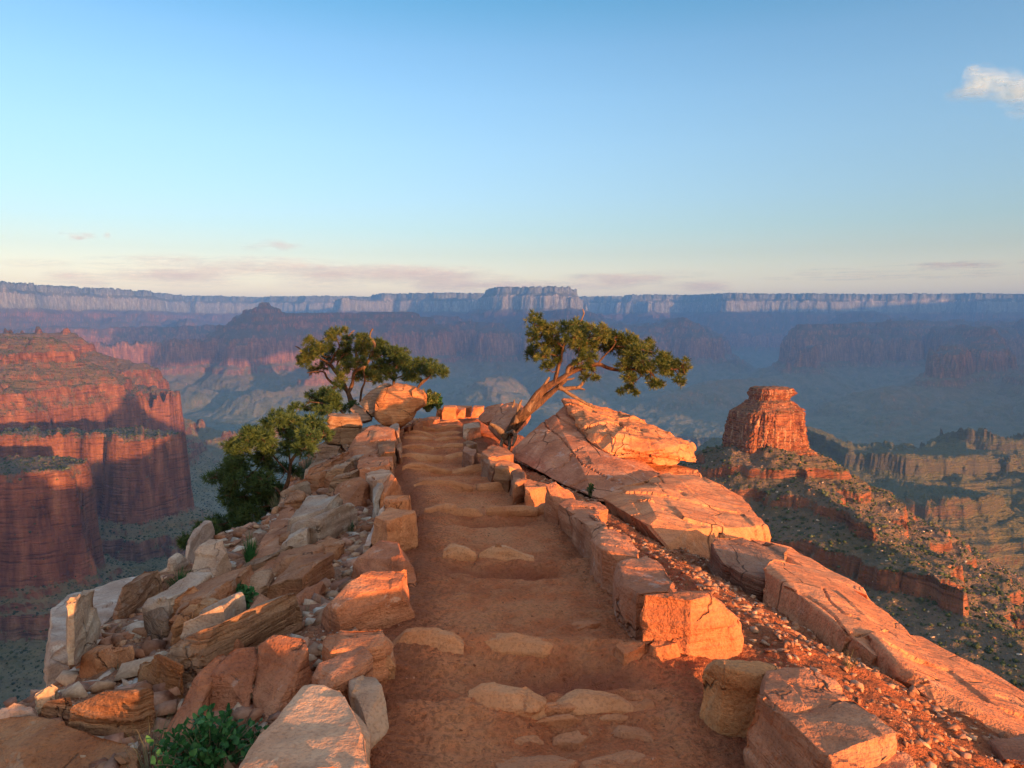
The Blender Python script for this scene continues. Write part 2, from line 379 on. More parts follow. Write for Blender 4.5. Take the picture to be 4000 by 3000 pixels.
# ---------------------------------------------------------------- ridge ground and trail
TR = [(1659, 797, 1650, 2.6), (1400, 848, 1500, 3.5), (1230, 893, 1320, 5.4), (1130, 898, 1228, 7.3), (1070, 888, 1160, 9.1), (1030, 866, 1090, 10.8),
      (1000, 862, 1052, 12.5), (975, 864, 1010, 14.3), (950, 868, 1003, 17), (930, 880, 1000, 19), (915, 900, 995, 22), (905, 915, 1000, 26)]
tY = [0.0] + [r[3] for r in TR] + [40]
tL = [P(r[1], r[0], r[3]).x for r in TR]; tL = [tL[0] - .05] + tL + [tL[-1] - 1]
tR = [P(r[2], r[0], r[3]).x for r in TR]; tR = [tR[0]] + tR + [tR[-1] - 1]
tZ = [P(1106, r[0], r[3]).z for r in TR]; tZ = [-1.55] + tZ + [-4.6]
EL = ([0, 3.86, 6, 8, 10, 12, 15, 17.9, 26], [-2.3, -2.45, -3.2, -3.4, -3.05, -3.2, -4.1, -4.9, -6.2])
ER = ([0, 3, 7, 11, 14, 18, 26], [2.9, 2.9, 3.3, 3.3, 2.6, 1.5, .6])
# step risers (v of the riser line on the trail)
SV = [1545, 1400, 1237, 1131, 1069, 1029, 1001, 979, 960, 945, 931, 919]
def yv(v):
    return float(np.interp(-v, [-r[0] for r in TR], [r[3] for r in TR]))
SY = [yv(v) for v in SV]
def trail_z(y): return np.interp(y, tY, tZ)
def Gz(x, y, detail=True):
    xl = np.interp(y, tY, tL); xr = np.interp(y, tY, tR)
    z = trail_z(y)
    inn = sstep(-.12, .1, x - xl) * sstep(-.12, .1, xr - x)
    # worn hollows in front of each riser, a drop behind it
    s = 0 * x
    for i, Y in enumerate(SY):
        wob = Y + .07 * np.sin(x * 3 + i * 2.1) + .05 * gn(x * 4, x * 0 + i, 5)
        L = (SY[i + 1] - SY[i]) if i + 1 < len(SY) else 3
        L0 = (SY[i] - SY[i - 1]) if i else 1.0
        a = .13 if i > 1 else .06
        dd = y - wob
        s = s - 1.5 * a * np.exp(-((dd + .22 * min(1.4, 1 + Y / 20)) / (.16 + .006 * Y)) ** 2) * np.exp(-((x - (xl + xr) / 2) / (.48)) ** 2)
        s = s + a * (1 - sstep(-.02, .10, dd)) * sstep(-L0, 0, dd)
    z = z + s * inn
    lx = np.maximum(xl - .3 - x, 0)
    e = np.interp(y, *EL); er = np.interp(y, *ER)
    z = z - .21 * lx - 1.15 * np.maximum(e - x, 0)
    rx = np.maximum(x - xr, 0)
    z = z + .03 * sstep(0, .3, rx) - .42 * np.maximum(rx - .45, 0) - 1.0 * np.maximum(x - er, 0)
    z = z - .55 * np.maximum(y - 26, 0) + .0 * x
    out = 1 - inn
    z = z + fbm(x * 1.1, y * 1.1, 4, 401) * (.02 + .10 * out * sstep(.1, 1.0, lx) + .03 * out * sstep(.1, 1, rx))
    if detail:
        z = z + fbm(x * 7, y * 7, 4, 421) * (.012 + .012 * out) + (bil(x * 3.1, y * 4.5, 3, 431) - .5) * .012 * inn + fbm(x * 26, y * 26, 2, 441) * .005
    return z
def hit(u, v, h=0.0, ymax=None):
    """where the ray of pixel (u, v) meets the ground raised by h"""
    a, b = ray(u, v)
    ys = np.linspace(1.0, 32, 2600); zz = Gz(a * ys, ys, False) + h
    k = np.nonzero(b * ys < zz)[0]
    if ymax is not None:
        k = k[ys[k] < ymax]; m = ys < ymax
        y = ys[k[0]] if len(k) else ys[m][np.argmin((b * ys - zz)[m])]
    else: y = ys[k[0]] if len(k) else 26.0
    return Vector((a * y, y, b * y))
def soil_material():
    n = NT('trail_soil'); p = n.pos()
    big = n.noise(p, 1.3, 4, .6, .6); mid = n.noise(p, 7, 5, .65); fine = n.noise(p, 60, 3, .6)
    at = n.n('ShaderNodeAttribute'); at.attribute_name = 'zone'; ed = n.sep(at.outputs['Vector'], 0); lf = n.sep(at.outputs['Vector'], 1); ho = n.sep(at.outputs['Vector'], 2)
    c = n.ramp(big, [(.3, (.56, .145, .056)), (.5, (.76, .215, .084)), (.7, (.84, .31, .14))])
    c = n.mix(n.ramp(mid, [(.42, 0.0), (.62, .6)]), c, (.82, .31, .135))
    g = n.noise(p, 42, 4, .7)
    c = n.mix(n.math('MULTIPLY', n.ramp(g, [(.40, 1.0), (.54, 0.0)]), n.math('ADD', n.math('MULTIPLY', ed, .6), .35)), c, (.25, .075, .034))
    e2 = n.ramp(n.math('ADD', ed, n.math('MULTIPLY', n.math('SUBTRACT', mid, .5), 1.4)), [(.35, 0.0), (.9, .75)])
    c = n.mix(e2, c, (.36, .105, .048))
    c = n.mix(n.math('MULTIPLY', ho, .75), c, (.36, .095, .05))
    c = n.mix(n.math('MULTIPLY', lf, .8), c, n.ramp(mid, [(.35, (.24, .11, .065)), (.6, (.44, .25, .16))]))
    h = n.math('ADD', n.math('MULTIPLY', mid, 1.2), n.math('ADD', n.math('MULTIPLY', fine, .4), n.math('MULTIPLY', g, .9)))
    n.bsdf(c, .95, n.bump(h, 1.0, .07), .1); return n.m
MAT_SOIL = soil_material()
gx = np.sort(np.concatenate([np.linspace(-7.5, 5.5, 330), np.linspace(-1.4, 1.3, 230)])); gy = 1.0 * (30.0) ** np.linspace(0, 1, 1300)
X, Y = np.meshgrid(gx, gy)
# pack the columns around the trail
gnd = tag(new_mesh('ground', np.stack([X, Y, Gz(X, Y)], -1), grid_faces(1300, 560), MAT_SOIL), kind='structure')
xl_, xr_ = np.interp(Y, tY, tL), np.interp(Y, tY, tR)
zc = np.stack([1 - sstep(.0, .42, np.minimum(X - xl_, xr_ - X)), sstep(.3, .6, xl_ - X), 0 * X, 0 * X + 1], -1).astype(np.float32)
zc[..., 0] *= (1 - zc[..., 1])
for i, Y0_ in enumerate(SY[1:], 1):   # darker red soil in the worn hollow before each riser
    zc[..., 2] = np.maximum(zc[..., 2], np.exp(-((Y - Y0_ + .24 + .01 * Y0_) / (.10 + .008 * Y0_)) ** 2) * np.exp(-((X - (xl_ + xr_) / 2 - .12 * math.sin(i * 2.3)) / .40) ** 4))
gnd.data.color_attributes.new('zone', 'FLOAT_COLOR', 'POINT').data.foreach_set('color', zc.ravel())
# hillside below and beyond the ridge crest
def Hh(x, y):
    yy = np.clip(y, 0, 60)
    g = Gz(x, yy, False) - .3 - .3 * np.maximum(-y, 0) * 0
    g = np.where(y > 26, g, g)
    g = g - fbm(x / 9, y / 9, 4, 441) * 0 + fbm(x / 7, y / 7, 4, 442) * 1.5 * sstep(2, 14, np.minimum(np.abs(x - .0), 60) - 5)
    return np.maximum(g, H_mid(x, np.maximum(y, 20)) - .5)
gx = np.linspace(-90, 200, 420); gy = np.linspace(-12, 128, 260)
X, Y = np.meshgrid(gx, gy)
Z = Hh(X, Y); ins = (X > -7.2) & (X < 5.2) & (Y > 1.2) & (Y < 29.5); Z[ins] -= .6
Z[Y < 1.2] -= .2
tag(new_mesh('hillside', np.stack([X, Y, Z], -1), grid_faces(260, 420), MAT_CANYON), kind='structure')
# ---------------------------------------------------------------- rocks
import bmesh
def rock_material(name, a, b, c3, lichen=.3, stripes=.5, sdir=(1, 1, 12), grit=.5, crack=.6):
    n = NT(name); p = n.obj(); inf = n.n('ShaderNodeObjectInfo')
    pp = n.vmath('ADD', p, n.vmath('MULTIPLY', inf.outputs['Location'], (.37, .61, .43)))
    big = n.noise(pp, 2.2, 5, .6, .5); mid = n.noise(pp, 11, 5, .65)
    st = n.noise(n.scale(pp, sdir), 2.5, 5, .6, .4)
    c = n.ramp(big, [(.32, a), (.5, b), (.68, c3)])
    c = n.mix(n.ramp(st, [(.45, 0.0), (.6, .55 * stripes)]), c, n.mix(1.0, c, (.55, .48, .45), 'MULTIPLY'))
    c = n.mix(n.ramp(mid, [(.5, 0.0), (.68, .5)]), c, n.mix(1.0, c, (1.3, 1.25, 1.2), 'MULTIPLY'))
    li = n.noise(n.vmath('ADD', pp, (3, 8, 1)), 4.5, 6, .68, .3)
    c = n.mix(n.ramp(li, [(.60, 0.0), (.64, lichen), (.8, lichen)]), c, (.62, .52, .44))
    fl = n.noise(pp, 70, 3, .6); c = n.mix(n.ramp(fl, [(.36, .5), (.5, 0.0)]), c, n.mix(1.0, c, (.55, .5, .5), 'MULTIPLY'))
    c = n.mix(1.0, n.mix(1.0, c, (.90, .84, .78), 'MULTIPLY'), inf.outputs['Color'], 'MULTIPLY')
    cr = n.vor(n.vmath('ADD', pp, n.scale(n.n('ShaderNodeTexNoise').outputs['Color'], (.16, .16, .16))), 1.15, 'DISTANCE_TO_EDGE')
    crk = n.ramp(cr, [(.0, 0.0), (.010, 1.0)])
    cm = n.math('MULTIPLY', n.math('SUBTRACT', 1.0, crk), n.ramp(big, [(.45, 0.0), (.55, 1.0)]))
    c = n.mix(n.math('MULTIPLY', cm, crack), c, (.07, .035, .025))
    h = n.math('ADD', n.math('MULTIPLY', cm, -2 * crack), n.math('ADD', n.math('MULTIPLY', st, stripes), n.math('ADD', n.math('MULTIPLY', mid, .6), n.math('MULTIPLY', fl, .16))))
    h = n.math('ADD', h, 0.0)
    n.bsdf(c, .9, n.bump(h, grit, .08), .15); return n.m
M_RED = rock_material('red_sandstone', (.36, .14, .072), (.50, .21, .11), (.60, .30, .17), .35, .5, (1, 1, 12), .8)
M_TAN = rock_material('tan_sandstone', (.48, .19, .095), (.60, .265, .135), (.68, .33, .175), .15, .6, (1, 6, 2), .8)
M_STEP = rock_material('dusty_stone', (.46, .17, .08), (.60, .26, .13), (.68, .35, .20), .0, .3, (1, 6, 2), .6, 0.0)
M_PALE = rock_material('pale_sandstone', (.36, .22, .155), (.50, .34, .26), (.62, .48, .39), .6, .5, (2, 1, 9))
M_BAND = rock_material('banded_sandstone', (.38, .19, .11), (.50, .28, .17), (.58, .36, .23), .3, 1.2, (1, 1, 14), .8)
def hull_mesh(pts, seg=.06, amp=.02, seed=0, freq=2.5, soften=0, cuts=8, cap=26000, cracks=None, origin=None):
    bm = bmesh.new()
    rr = random.Random(seed * 7 + 1)
    pts = [Vector(p) for p in pts]
    for p in pts: bm.verts.new(p)
    bmesh.ops.convex_hull(bm, input=bm.verts)
    for _ in range(cuts):
        d = Vector((rr.gauss(0, 1), rr.gauss(0, 1), rr.gauss(0, .8) + .25)).normalized()
        pr = [v.co.dot(d) for v in bm.verts]; hi, lo = max(pr), min(pr)
        c = hi - rr.uniform(.02, .10) * (hi - lo)
        bmesh.ops.bisect_plane(bm, geom=list(bm.verts) + list(bm.edges) + list(bm.faces), plane_co=d * c, plane_no=d, clear_outer=True)
        q = [v.co.copy() for v in bm.verts]; bm.free(); bm = bmesh.new()
        for p in q: bm.verts.new(p)
        bmesh.ops.convex_hull(bm, input=bm.verts)
    r = bmesh.ops.convex_hull(bm, input=bm.verts)
    bmesh.ops.delete(bm, geom=[g for g in set(r['geom_interior'] + r['geom_unused']) if isinstance(g, bmesh.types.BMVert)], context='VERTS')
    bmesh.ops.dissolve_limit(bm, angle_limit=R(4), verts=bm.verts, edges=bm.edges)
    L = max(e.calc_length() for e in bm.edges)
    bmesh.ops.bevel(bm, geom=list(bm.edges), offset=min(.010, L * .02), segments=1, affect='EDGES', clamp_overlap=True)
    bmesh.ops.triangulate(bm, faces=bm.faces)
    for _ in range(9):
        ed = [e for e in bm.edges if e.calc_length() > seg]
        if not ed or len(bm.verts) > cap: break
        bmesh.ops.subdivide_edges(bm, edges=ed, cuts=1, use_grid_fill=False)
        bmesh.ops.triangulate(bm, faces=[f for f in bm.faces if len(f.verts) > 3])
    for _ in range(soften): bmesh.ops.smooth_vert(bm, verts=bm.verts, factor=.25, use_axis_x=True, use_axis_y=True, use_axis_z=True)
    bm.normal_update()
    so = Vector((seed * 3.17, seed * 1.31, seed * .77))
    mv = []
    for v in bm.verts:
        q = v.co * freq + so
        n1 = mnoise.fractal(q, 1.0, 2.0, 4)
        rid = 1 - 2 * abs(mnoise.noise(q * .9 + Vector((5, 5, 5))))
        chip = mnoise.cell(q * 1.6) - .5
        bed = mnoise.noise(Vector((q.x * .4, q.y * .4, q.z * 4.5)))
        mv.append(v.co + v.normal * amp * (n1 * .9 + rid * .35 + chip * .5 + bed * .9))
    for v, c in zip(bm.verts, mv): v.co = c
    if cracks:
        for v in bm.verts:
            w_ = v.co + origin
            y_ = w_.y * CP - w_.z * SP
            uu = UC + w_.x / y_ * F; vv = VC - (w_.z * CP + w_.y * SP) / y_ * F
            for cr, wd, dp in cracks:
                for (a0, a1), (b0, b1) in zip(cr[:-1], cr[1:]):
                    dx, dy = b0 - a0, b1 - a1; t = max(0, min(1, ((uu - a0) * dx + (vv - a1) * dy) / (dx * dx + dy * dy)))
                    wob = 1.5 * mnoise.noise(Vector((uu * .12, vv * .12, 0)))
                    d_ = math.hypot(uu - a0 - t * dx + wob, vv - a1 - t * dy + wob)
                    if d_ < wd: v.co -= v.normal * dp * (1 - d_ / wd); break
    return bm
RC = [0]
def rock(name, pts, mat, seg=.05, amp=.02, freq=2.5, tint=(1, 1, 1), label=None, cat='rock', group=None, parent=None, cap=26000, cracks=None, cuts=8):
    RC[0] += 1
    pts = [Vector(p) for p in pts]
    o0 = sum(pts, Vector()) / len(pts); o0.z = min(p.z for p in pts)
    bm = hull_mesh([p - o0 for p in pts], seg, amp, RC[0], freq, cap=cap, cracks=cracks, origin=o0, cuts=cuts)
    me = bpy.data.meshes.new(name); bm.to_mesh(me); bm.free()
    me.materials.append(mat); me.polygons.foreach_set('use_smooth', [True] * len(me.polygons))
    try: me.set_sharp_from_angle(angle=R(38))
    except Exception: pass
    o = bpy.data.objects.new(name, me); col.objects.link(o); o.location = o0
    o.color = (*tint, 1)
    tag(o, label, cat, group)
    return o
def stone(tops, hh, mat=None, label=None, group=None, name='edging_stone', cat='stone', drop=None, tint=None, taper=.06, amp=.018, seg=None, freq=3.0, lean=(0, 0), hs=.66, ymax=None):
    """tops: pixel outline of the upper face; hh its height over the ground (or per point)"""
    T = []
    for t in tops:
        h = (t[2] if len(t) > 2 else hh) * hs
        T.append(P(*t[:2], t[3]) if len(t) > 3 else hit(t[0], t[1], h, ymax))
    c = sum(T, Vector()) / len(T)
    zb = min(float(Gz(np.array([p.x]), np.array([p.y]), False)[0]) for p in T)
    B = []
    for p in T:
        g = float(Gz(np.array([p.x]), np.array([p.y]), False)[0])
        q = Vector((p.x + (p.x - c.x) * taper + lean[0], p.y + (p.y - c.y) * taper + lean[1], g - .12 if drop is None else p.z - drop))
        B.append(q)
    d = c.y
    if tint is None:
        k = random.uniform(.74, .98); tint = (k, k * random.uniform(.94, 1.05), k * random.uniform(.92, 1.08))
    return rock(name, T + B, mat or M_RED, seg or max(.02, .0045 * d), amp, freq, tint, label, cat, group)
GL = 'stones edging the left side of the trail'; GR = 'stones edging the right side of the trail'
LEFT = [
 ([(655,1484),(678,1475),(710,1489),(770,1494),(792,1506),(797,1720),(628,1514),(560,1590),(500,1690),(600,1800)], .34, M_PALE, 'large white crusted stone with orange lit top, nearest on the left trail edge', (1.2,.9,.7)),
 ([(633,1660),(735,1621),(754,1659),(700,1760)], .42, M_RED, 'small brown stone corner in front of the white crusted stone at the bottom edge', None),
 ([(752,1462),(768,1453),(806,1454),(830,1482,.2),(842,1539,.12),(800,1580,.12),(775,1510)], .22, M_PALE, 'tan rounded stone tucked behind the largest near left stone', (1,.82,.68)),
 ([(674,1439),(750,1410),(800,1392),(803,1420),(762,1454),(690,1478)], .27, M_RED, 'grooved flat brown stone with long parallel ridges on the left edge', (.95,.9,.95)),
 ([(803,1400),(818,1393),(830,1408),(852,1446,.08),(803,1448,.1)], .2, M_TAN, 'short tan block at the trail end of the grooved stone', None),
 ([(688,1384),(708,1364),(780,1362),(845,1360),(838,1372),(825,1398),(717,1412)], .28, M_RED, 'flat topped pinkish stone with pale scar above the grooved stone', (1.1,1,.95)),
 ([(720,1290,.3),(760,1250,.38),(800,1236,.4),(880,1232,.36),(890,1262,.3),(893,1312,.1),(830,1345,.05),(735,1352,.08),(699,1325,.12)], .3, M_RED, 'broad pink and cream mottled boulder on the left trail edge', (1.2,1.05,1)),
 ([(757,1240,.12),(770,1205,.3),(822,1167,.42),(865,1170,.4),(893,1205,.3),(896,1240,.08),(790,1250,.15)], .3, M_RED, 'pointed red boulder just beyond the mottled boulder', (1.1,.9,.85)),
 ([(808,1116),(838,1099),(898,1101),(898,1106),(836,1126)], .45, M_TAN, 'square block with bright orange front face on the left edge', (1.1,.95,.85)),
 ([(784,1192,.05),(786,1180,.12),(832,1072,.5),(840,1069,.5),(800,1178,.1)], .3, M_PALE, 'thin white slab leaning against the square orange block', (1.25,1.3,1.4)),
 ([(834,1071),(842,1065),(885,1065),(888,1072),(832,1084)], .46, M_TAN, 'orange faced block right behind the square block', (1.1,.95,.85)),
 ([(818,1050,.4),(846,1022,.55),(856,1030,.5),(868,1062,.15),(822,1082,.25)], .4, M_TAN, 'jagged orange stone standing upright on the left edge', (1.1,.9,.8)),
 ([(801,1120,.02),(804,1080,.3),(816,1040,.5),(826,1040,.5),(812,1116,.05)], .4, M_PALE, 'grey striped slab standing on edge beside the jagged orange stone', (.8,.85,.9)),
 ([(788,1022),(810,1010),(836,1006),(853,1022),(824,1040),(798,1037)], .42, M_PALE, 'pale chipped stone above the jagged orange stone', (1.1,.85,.7)),
 ([(771,990),(800,984),(838,986),(842,1003),(776,1016)], .42, M_RED, 'wide layered block with orange top, left edge halfway up the trail', (1.15,.95,.85)),
 ([(793,978),(815,975),(850,981),(848,1000),(836,985)], .38, M_RED, 'flat stone wedged behind the wide layered block', (1.15,.95,.85)),
 ([(815,957),(836,950),(853,953),(853,975),(820,978)], .45, M_RED, 'squarish red stone in front of the big tan boulder', None),
 ([(846,957),(862,953),(868,960),(866,978)], .3, M_RED, 'small dark stone at the trail foot of the squarish red stone', (.9,.85,.8)),
 ([(840,917),(850,912),(861,914),(862,928),(842,930)], .62, M_PALE, 'upright grey post stone beside the orange boulder', (.9,.8,.75)),
]
for i, (tp, hh, m, lab, ti) in enumerate(LEFT):
    stone(tp, hh, m, lab, GL, tint=ti)
xs = [(866,926,.25),(878,921,.2),(889,917,.22),(897,913,.3),(905,911,.3),(913,906,.28),(921,903,.25),(930,902,.22),(940,900,.25)]
for i, (u, v, h) in enumerate(xs):
    w_ = 5 + 2 * (i % 3)
    stone([(u - w_, v), (u + w_, v - 2), (u + w_, v + 4), (u - w_, v + 6)], h, M_RED, 'small worn stone of the left edge row beyond the post stone', GL, tint=(1.1, .9, .8))
RIGHT = [
 ([(1650,1492),(1658,1452),(1708,1438),(1803,1455),(1847,1507),(1715,1532),(1672,1517)], .46, M_RED, 'rear half of the huge split block at the bottom right of the trail', (1.05,.98,1)),
 ([(1614,1500),(1640,1498),(1672,1532),(1715,1537),(1846,1513),(1940,1588),(1900,1618),(1790,1645),(1720,1620)], .44, M_RED, 'front half of the huge split block with a dark crack behind it', (1,.95,.97)),
 ([(1788,1662),(1868,1628),(1950,1625),(1982,1662),(1850,1760)], .32, M_RED, 'low stone with orange rim at the very bottom right', (1.1,.95,.9)),
 ([(1518,1417),(1528,1404),(1558,1402),(1613,1412),(1685,1437),(1645,1464),(1568,1448)], .40, M_TAN, 'yellowish flat topped stone wedged beside the huge split block', (1,1,.85)),
 ([(1386,1284),(1400,1276),(1482,1274),(1575,1287),(1592,1318,.3),(1604,1395,.05),(1493,1296)], .42, M_RED, 'tall block with glowing orange right face on the right edge', (1.15,.98,.9)),
 ([(1323,1219),(1400,1202),(1453,1244),(1472,1272),(1375,1282),(1335,1252)], .38, M_RED, 'flat purple brown block uphill of the orange faced block', (1,.92,.95)),
 ([(1273,1162),(1295,1147),(1340,1145),(1378,1187),(1380,1207),(1300,1187)], .38, M_RED, 'stepped pink block, third along the right edge from the orange face', (1.1,1,1)),
 ([(1235,1112),(1262,1103),(1288,1104),(1315,1142),(1297,1152),(1250,1137)], .36, M_RED, 'narrow mottled block left of the stepped pink block', (1.05,.98,1)),
 ([(1207,1089),(1230,1079),(1293,1084),(1314,1100),(1310,1117,.25),(1237,1109)], .36, M_RED, 'wide rounded block below the pointed upright stone', (1.05,.95,.95)),
 ([(1178,1062,.45),(1180,1047,.55),(1193,1036,.6),(1248,1076,.3),(1206,1092,.3)], .4, M_RED, 'pointed upright stone on the right edge of the trail', (1.05,.85,.75)),
 ([(1131,1040),(1145,1034),(1182,1042),(1182,1052),(1135,1056)], .33, M_TAN, 'blocky tan stone left of the pointed upright stone', (1,.85,.8)),
 ([(1105,1015),(1120,1010),(1134,1014),(1137,1037),(1108,1047)], .38, M_RED, 'tall dark red stone right of the cluster by the juniper roots', None),
 ([(1067,1012),(1083,1002),(1105,1012),(1099,1037,.25)], .36, M_RED, 'cracked stone at the trail side of the dark red stone', None),
 ([(1063,1002),(1075,993),(1100,993),(1131,1010),(1085,1012)], .3, M_TAN, 'small orange lit stone lying over the cracked stone', (1.1,.95,.85)),
 ([(1040,992),(1050,980),(1103,990),(1062,1006)], .38, M_RED, 'long flat brown stone of the right edge', None),
 ([(1040,977),(1055,963),(1078,959),(1111,982),(1060,987)], .45, M_RED, 'knobbly brown boulder below the juniper roots', (1,.85,.75)),
 ([(999,973),(1003,960),(1033,971),(1022,987)], .4, M_RED, 'flat faced stone at the trail bend, right side', None),
 ([(1001,955),(1012,950),(1030,957),(1010,964)], .35, M_RED, 'thin leaning slab on the right side of the upper steps', None),
 ([(1000,928),(1002,914),(1036,911),(1038,922),(1012,930)], .38, M_PALE, 'pale topped stone at the right of the upper steps', (1.05,.9,.75)),
]
for i, (tp, hh, m, lab, ti) in enumerate(RIGHT):
    stone(tp, hh, m, lab, GR, tint=ti)
def R3(name, pts, mat, label, tint=(1, 1, 1), amp=.03, seg=.07, freq=1.5, thick=None, group=None, cat='rock', cap=26000, cracks=None):
    pts = [P(*p) for p in pts]
    if thick: pts = pts + [p + Vector(thick) for p in pts]
    return rock(name, pts, mat, seg, amp, freq, tint, label, cat, group, cap=cap, cracks=cracks)
# far end of the trail
R3('boulder', [(808,905,17.2),(808,873,17.3),(825,843,17.6),(855,823,18),(898,833,18.2),(904,870,17.4),(888,905,17.2),(863,922,17),(820,918,17)], M_BAND,
   'big orange lit boulder with fine banding beside the left junipers', (1.2,.85,.6), .035, .07, 1.6, (-.1, 1.0, -.15), cat='boulder')
R3('boulder', [(888,845,17.6),(900,835,17.9),(916,846,18),(914,873,17.7),(895,886,17.5)], M_BAND, 'orange side piece split off the right of the big banded boulder', (1.2,.85,.6), .02, .06, 2, (0, .7, -.1), cat='boulder')
R3('boulder', [(770,876,17.6),(800,843,18),(828,828,18.3),(836,832,18.3),(812,880,17.6),(806,902,17.4),(785,890,17.5)], M_BAND,
   'grey striped boulder leaning behind the orange one', (.75,.78,.85), .03, .07, 1.6, (0, .9, -.1), cat='boulder')
R3('boulder', [(755,885,17.5),(765,872,17.8),(790,885,17.6),(800,905,17.3),(778,912,17.2)], M_BAND, 'small grey rock at the foot of the striped boulder', (.7,.72,.8), .02, .06, 2, (0, .5, -.1), cat='boulder')
R3('rock_stack', [(701,900,15),(715,894,15.6),(770,893,15.6),(777,902,15),(774,922,15),(702,918,15)], M_BAND, 'flat capstone on the stack of layered rocks left of the trail', (.95,.9,.85), .02, .06, 2, (0, .4, -.05), cat='rock')
R3('rock_stack', [(704,921,15),(772,925,15),(770,962,15),(700,958,15),(706,918,15.7),(768,918,15.7)], M_BAND, 'second layer of the rock stack below the capstone', (.9,.88,.85), .03, .06, 2, (0, .5, 0), cat='rock')
R3('rock_stack', [(690,963,14.8),(735,965,14.8),(728,1000,14.6),(672,1040,14.2),(665,1040,14.6),(682,985,15.2)], M_BAND, 'sloping grey base rock under the layered stack', (.8,.8,.82), .04, .07, 1.6, (0, .6, 0), cat='rock')
R3('rock', [(728,1000,14.3),(740,985,14.6),(758,960,14.9),(765,985,14.6),(738,1020,14)], M_BAND, 'dark grey rock in the notch right of the layered stack', (.6,.62,.66), .03, .06, 2, (0, .5, -.1))
R3('boulder', [(738,1030,12.2),(745,985,13),(768,938,13.8),(808,912,14.4),(848,921,14.2),(856,950,13.6),(845,962,13),(800,995,12.4),(765,1012,12)], M_RED,
   'big smooth tan boulder between the rock stack and the trail', (1.05,.95,.9), .04, .07, 1.3, (0, .7, -.3), cat='boulder')
R3('rock', [(1565-500,925,16),(1085,872,17),(1100,866,17.3),(1122,868,17.2),(1130,880,16),(1075,945,13.8),(1050,925,15)], M_RED, 'smooth brown slab face left of the leaning juniper trunk', (.95,.85,.85), .03, .07, 1.5, (.2, .8, -.3))
R3('rock', [(1030,905,18),(1052,877,19),(1085,870,19),(1078,885,18),(1055,918,17)], M_RED, 'small peaked slab behind the brown slab face', (1,.85,.8), .03, .07, 1.5, (.2, .7, -.2))
for (a_, b_, c_, d_, Y_, l_, m_) in [(1018,1045,880,896,24,'squared orange lit block at the far end of the trail',M_TAN),(975,1018,880,897,24.5,'long low wall stone at the far end of the trail',M_RED),
                      (953,985,880,901,22.5,'rounded orange stone left of the low wall stone',M_TAN),(984,1004,885,900,22.8,'small orange stone between the two wall stones',M_TAN),(940,958,884,900,23,'small rubble stone at the far left end',M_RED)]:
    R3('wall_stone', [(a_,d_+6,Y_),(b_,d_+6,Y_),(b_-2,c_+1,Y_),(a_+3,c_,Y_),(a_+5,c_-2,Y_+.5),(b_,c_-1,Y_+.5)], m_, l_, (1.1,.9,.8), .02, .08, 2, (0,.3,0), cat='stone', group='stones at the far end of the trail')
# great slabs right of the trail
SL = 'great slabs right of the trail'
R3('slab', [(1108,975,12.3),(1112,990,11.8),(1128,945,12.3),(1190,880,13.1),(1215,864,13.6),(1235,868,13.8),(1330,985,11.2),(1420,1035,10.2),(1490,1075,9.8),(1400,1085,9.0),(1290,1078,9.1),(1215,1045,9.9),(1160,1012,11)],
   M_RED, 'huge leaning slab with shaded face and dark cracks under the juniper', (1.1,1,1.05), .03, .026, 1.2, (.9, 1.2, -.7), SL, 'slab', 90000, [([(1180.4, 877.0), (1207.9, 902.0), (1245.4, 924.5), (1265.4, 942.0), (1275.4, 957.0), (1305.4, 973.2), (1345.4, 989.5)], 2.2, 0.07), ([(1167.9, 894.5), (1180.4, 922.0), (1207.9, 942.0), (1235.4, 974.5), (1257.9, 1002.0), (1307.9, 1029.5), (1350.4, 1047.0)], 1.8, 0.06), ([(1257.9, 967.0), (1235.4, 977.0), (1230.4, 994.5), (1207.9, 1012.0)], 1.5, 0.04)])
R3('slab', [(1215,863,13.5),(1245,868,13.7),(1300,878,13.9),(1352,893,13.6),(1400,925,13),(1460,948,12.3),(1500,962,11.6),(1508,985,11.0),(1506,1004,10.7),(1430,1003,10.6),(1345,988,10.7),(1300,973,10.9),(1266,948,11.3),(1270,935,11.4),(1335,938,11.0),(1420,950,11.0)],
   M_TAN, 'upper lit slab with rough overhanging edge resting on the shaded slab', (1.1,1,.95), .055, .03, 2.2, (.1, .35, -.12), SL, 'slab', 60000, [([(1312.9, 912.0), (1340.4, 917.0), (1337.9, 924.5), (1357.9, 932.0), (1382.9, 939.5)], 1.5, 0.04), ([(1345.4, 969.5), (1420.4, 989.5), (1502.9, 1002.0)], 2.5, 0.08), ([(1307.9, 929.5), (1327.9, 947.0), (1322.9, 969.5)], 2, 0.03)])
R3('slab', [(1280,968,11.8),(1350,975,11.7),(1480,1006,11.5),(1510,1016,11.2),(1515,1030,11),(1440,1060,10.3),(1350,1040,10.6)],
   M_TAN, 'golden lower ledge below the rough overhang', (1.1,.95,.85), .05, .07, 1.5, (.3, .3, -.5), SL, 'slab')
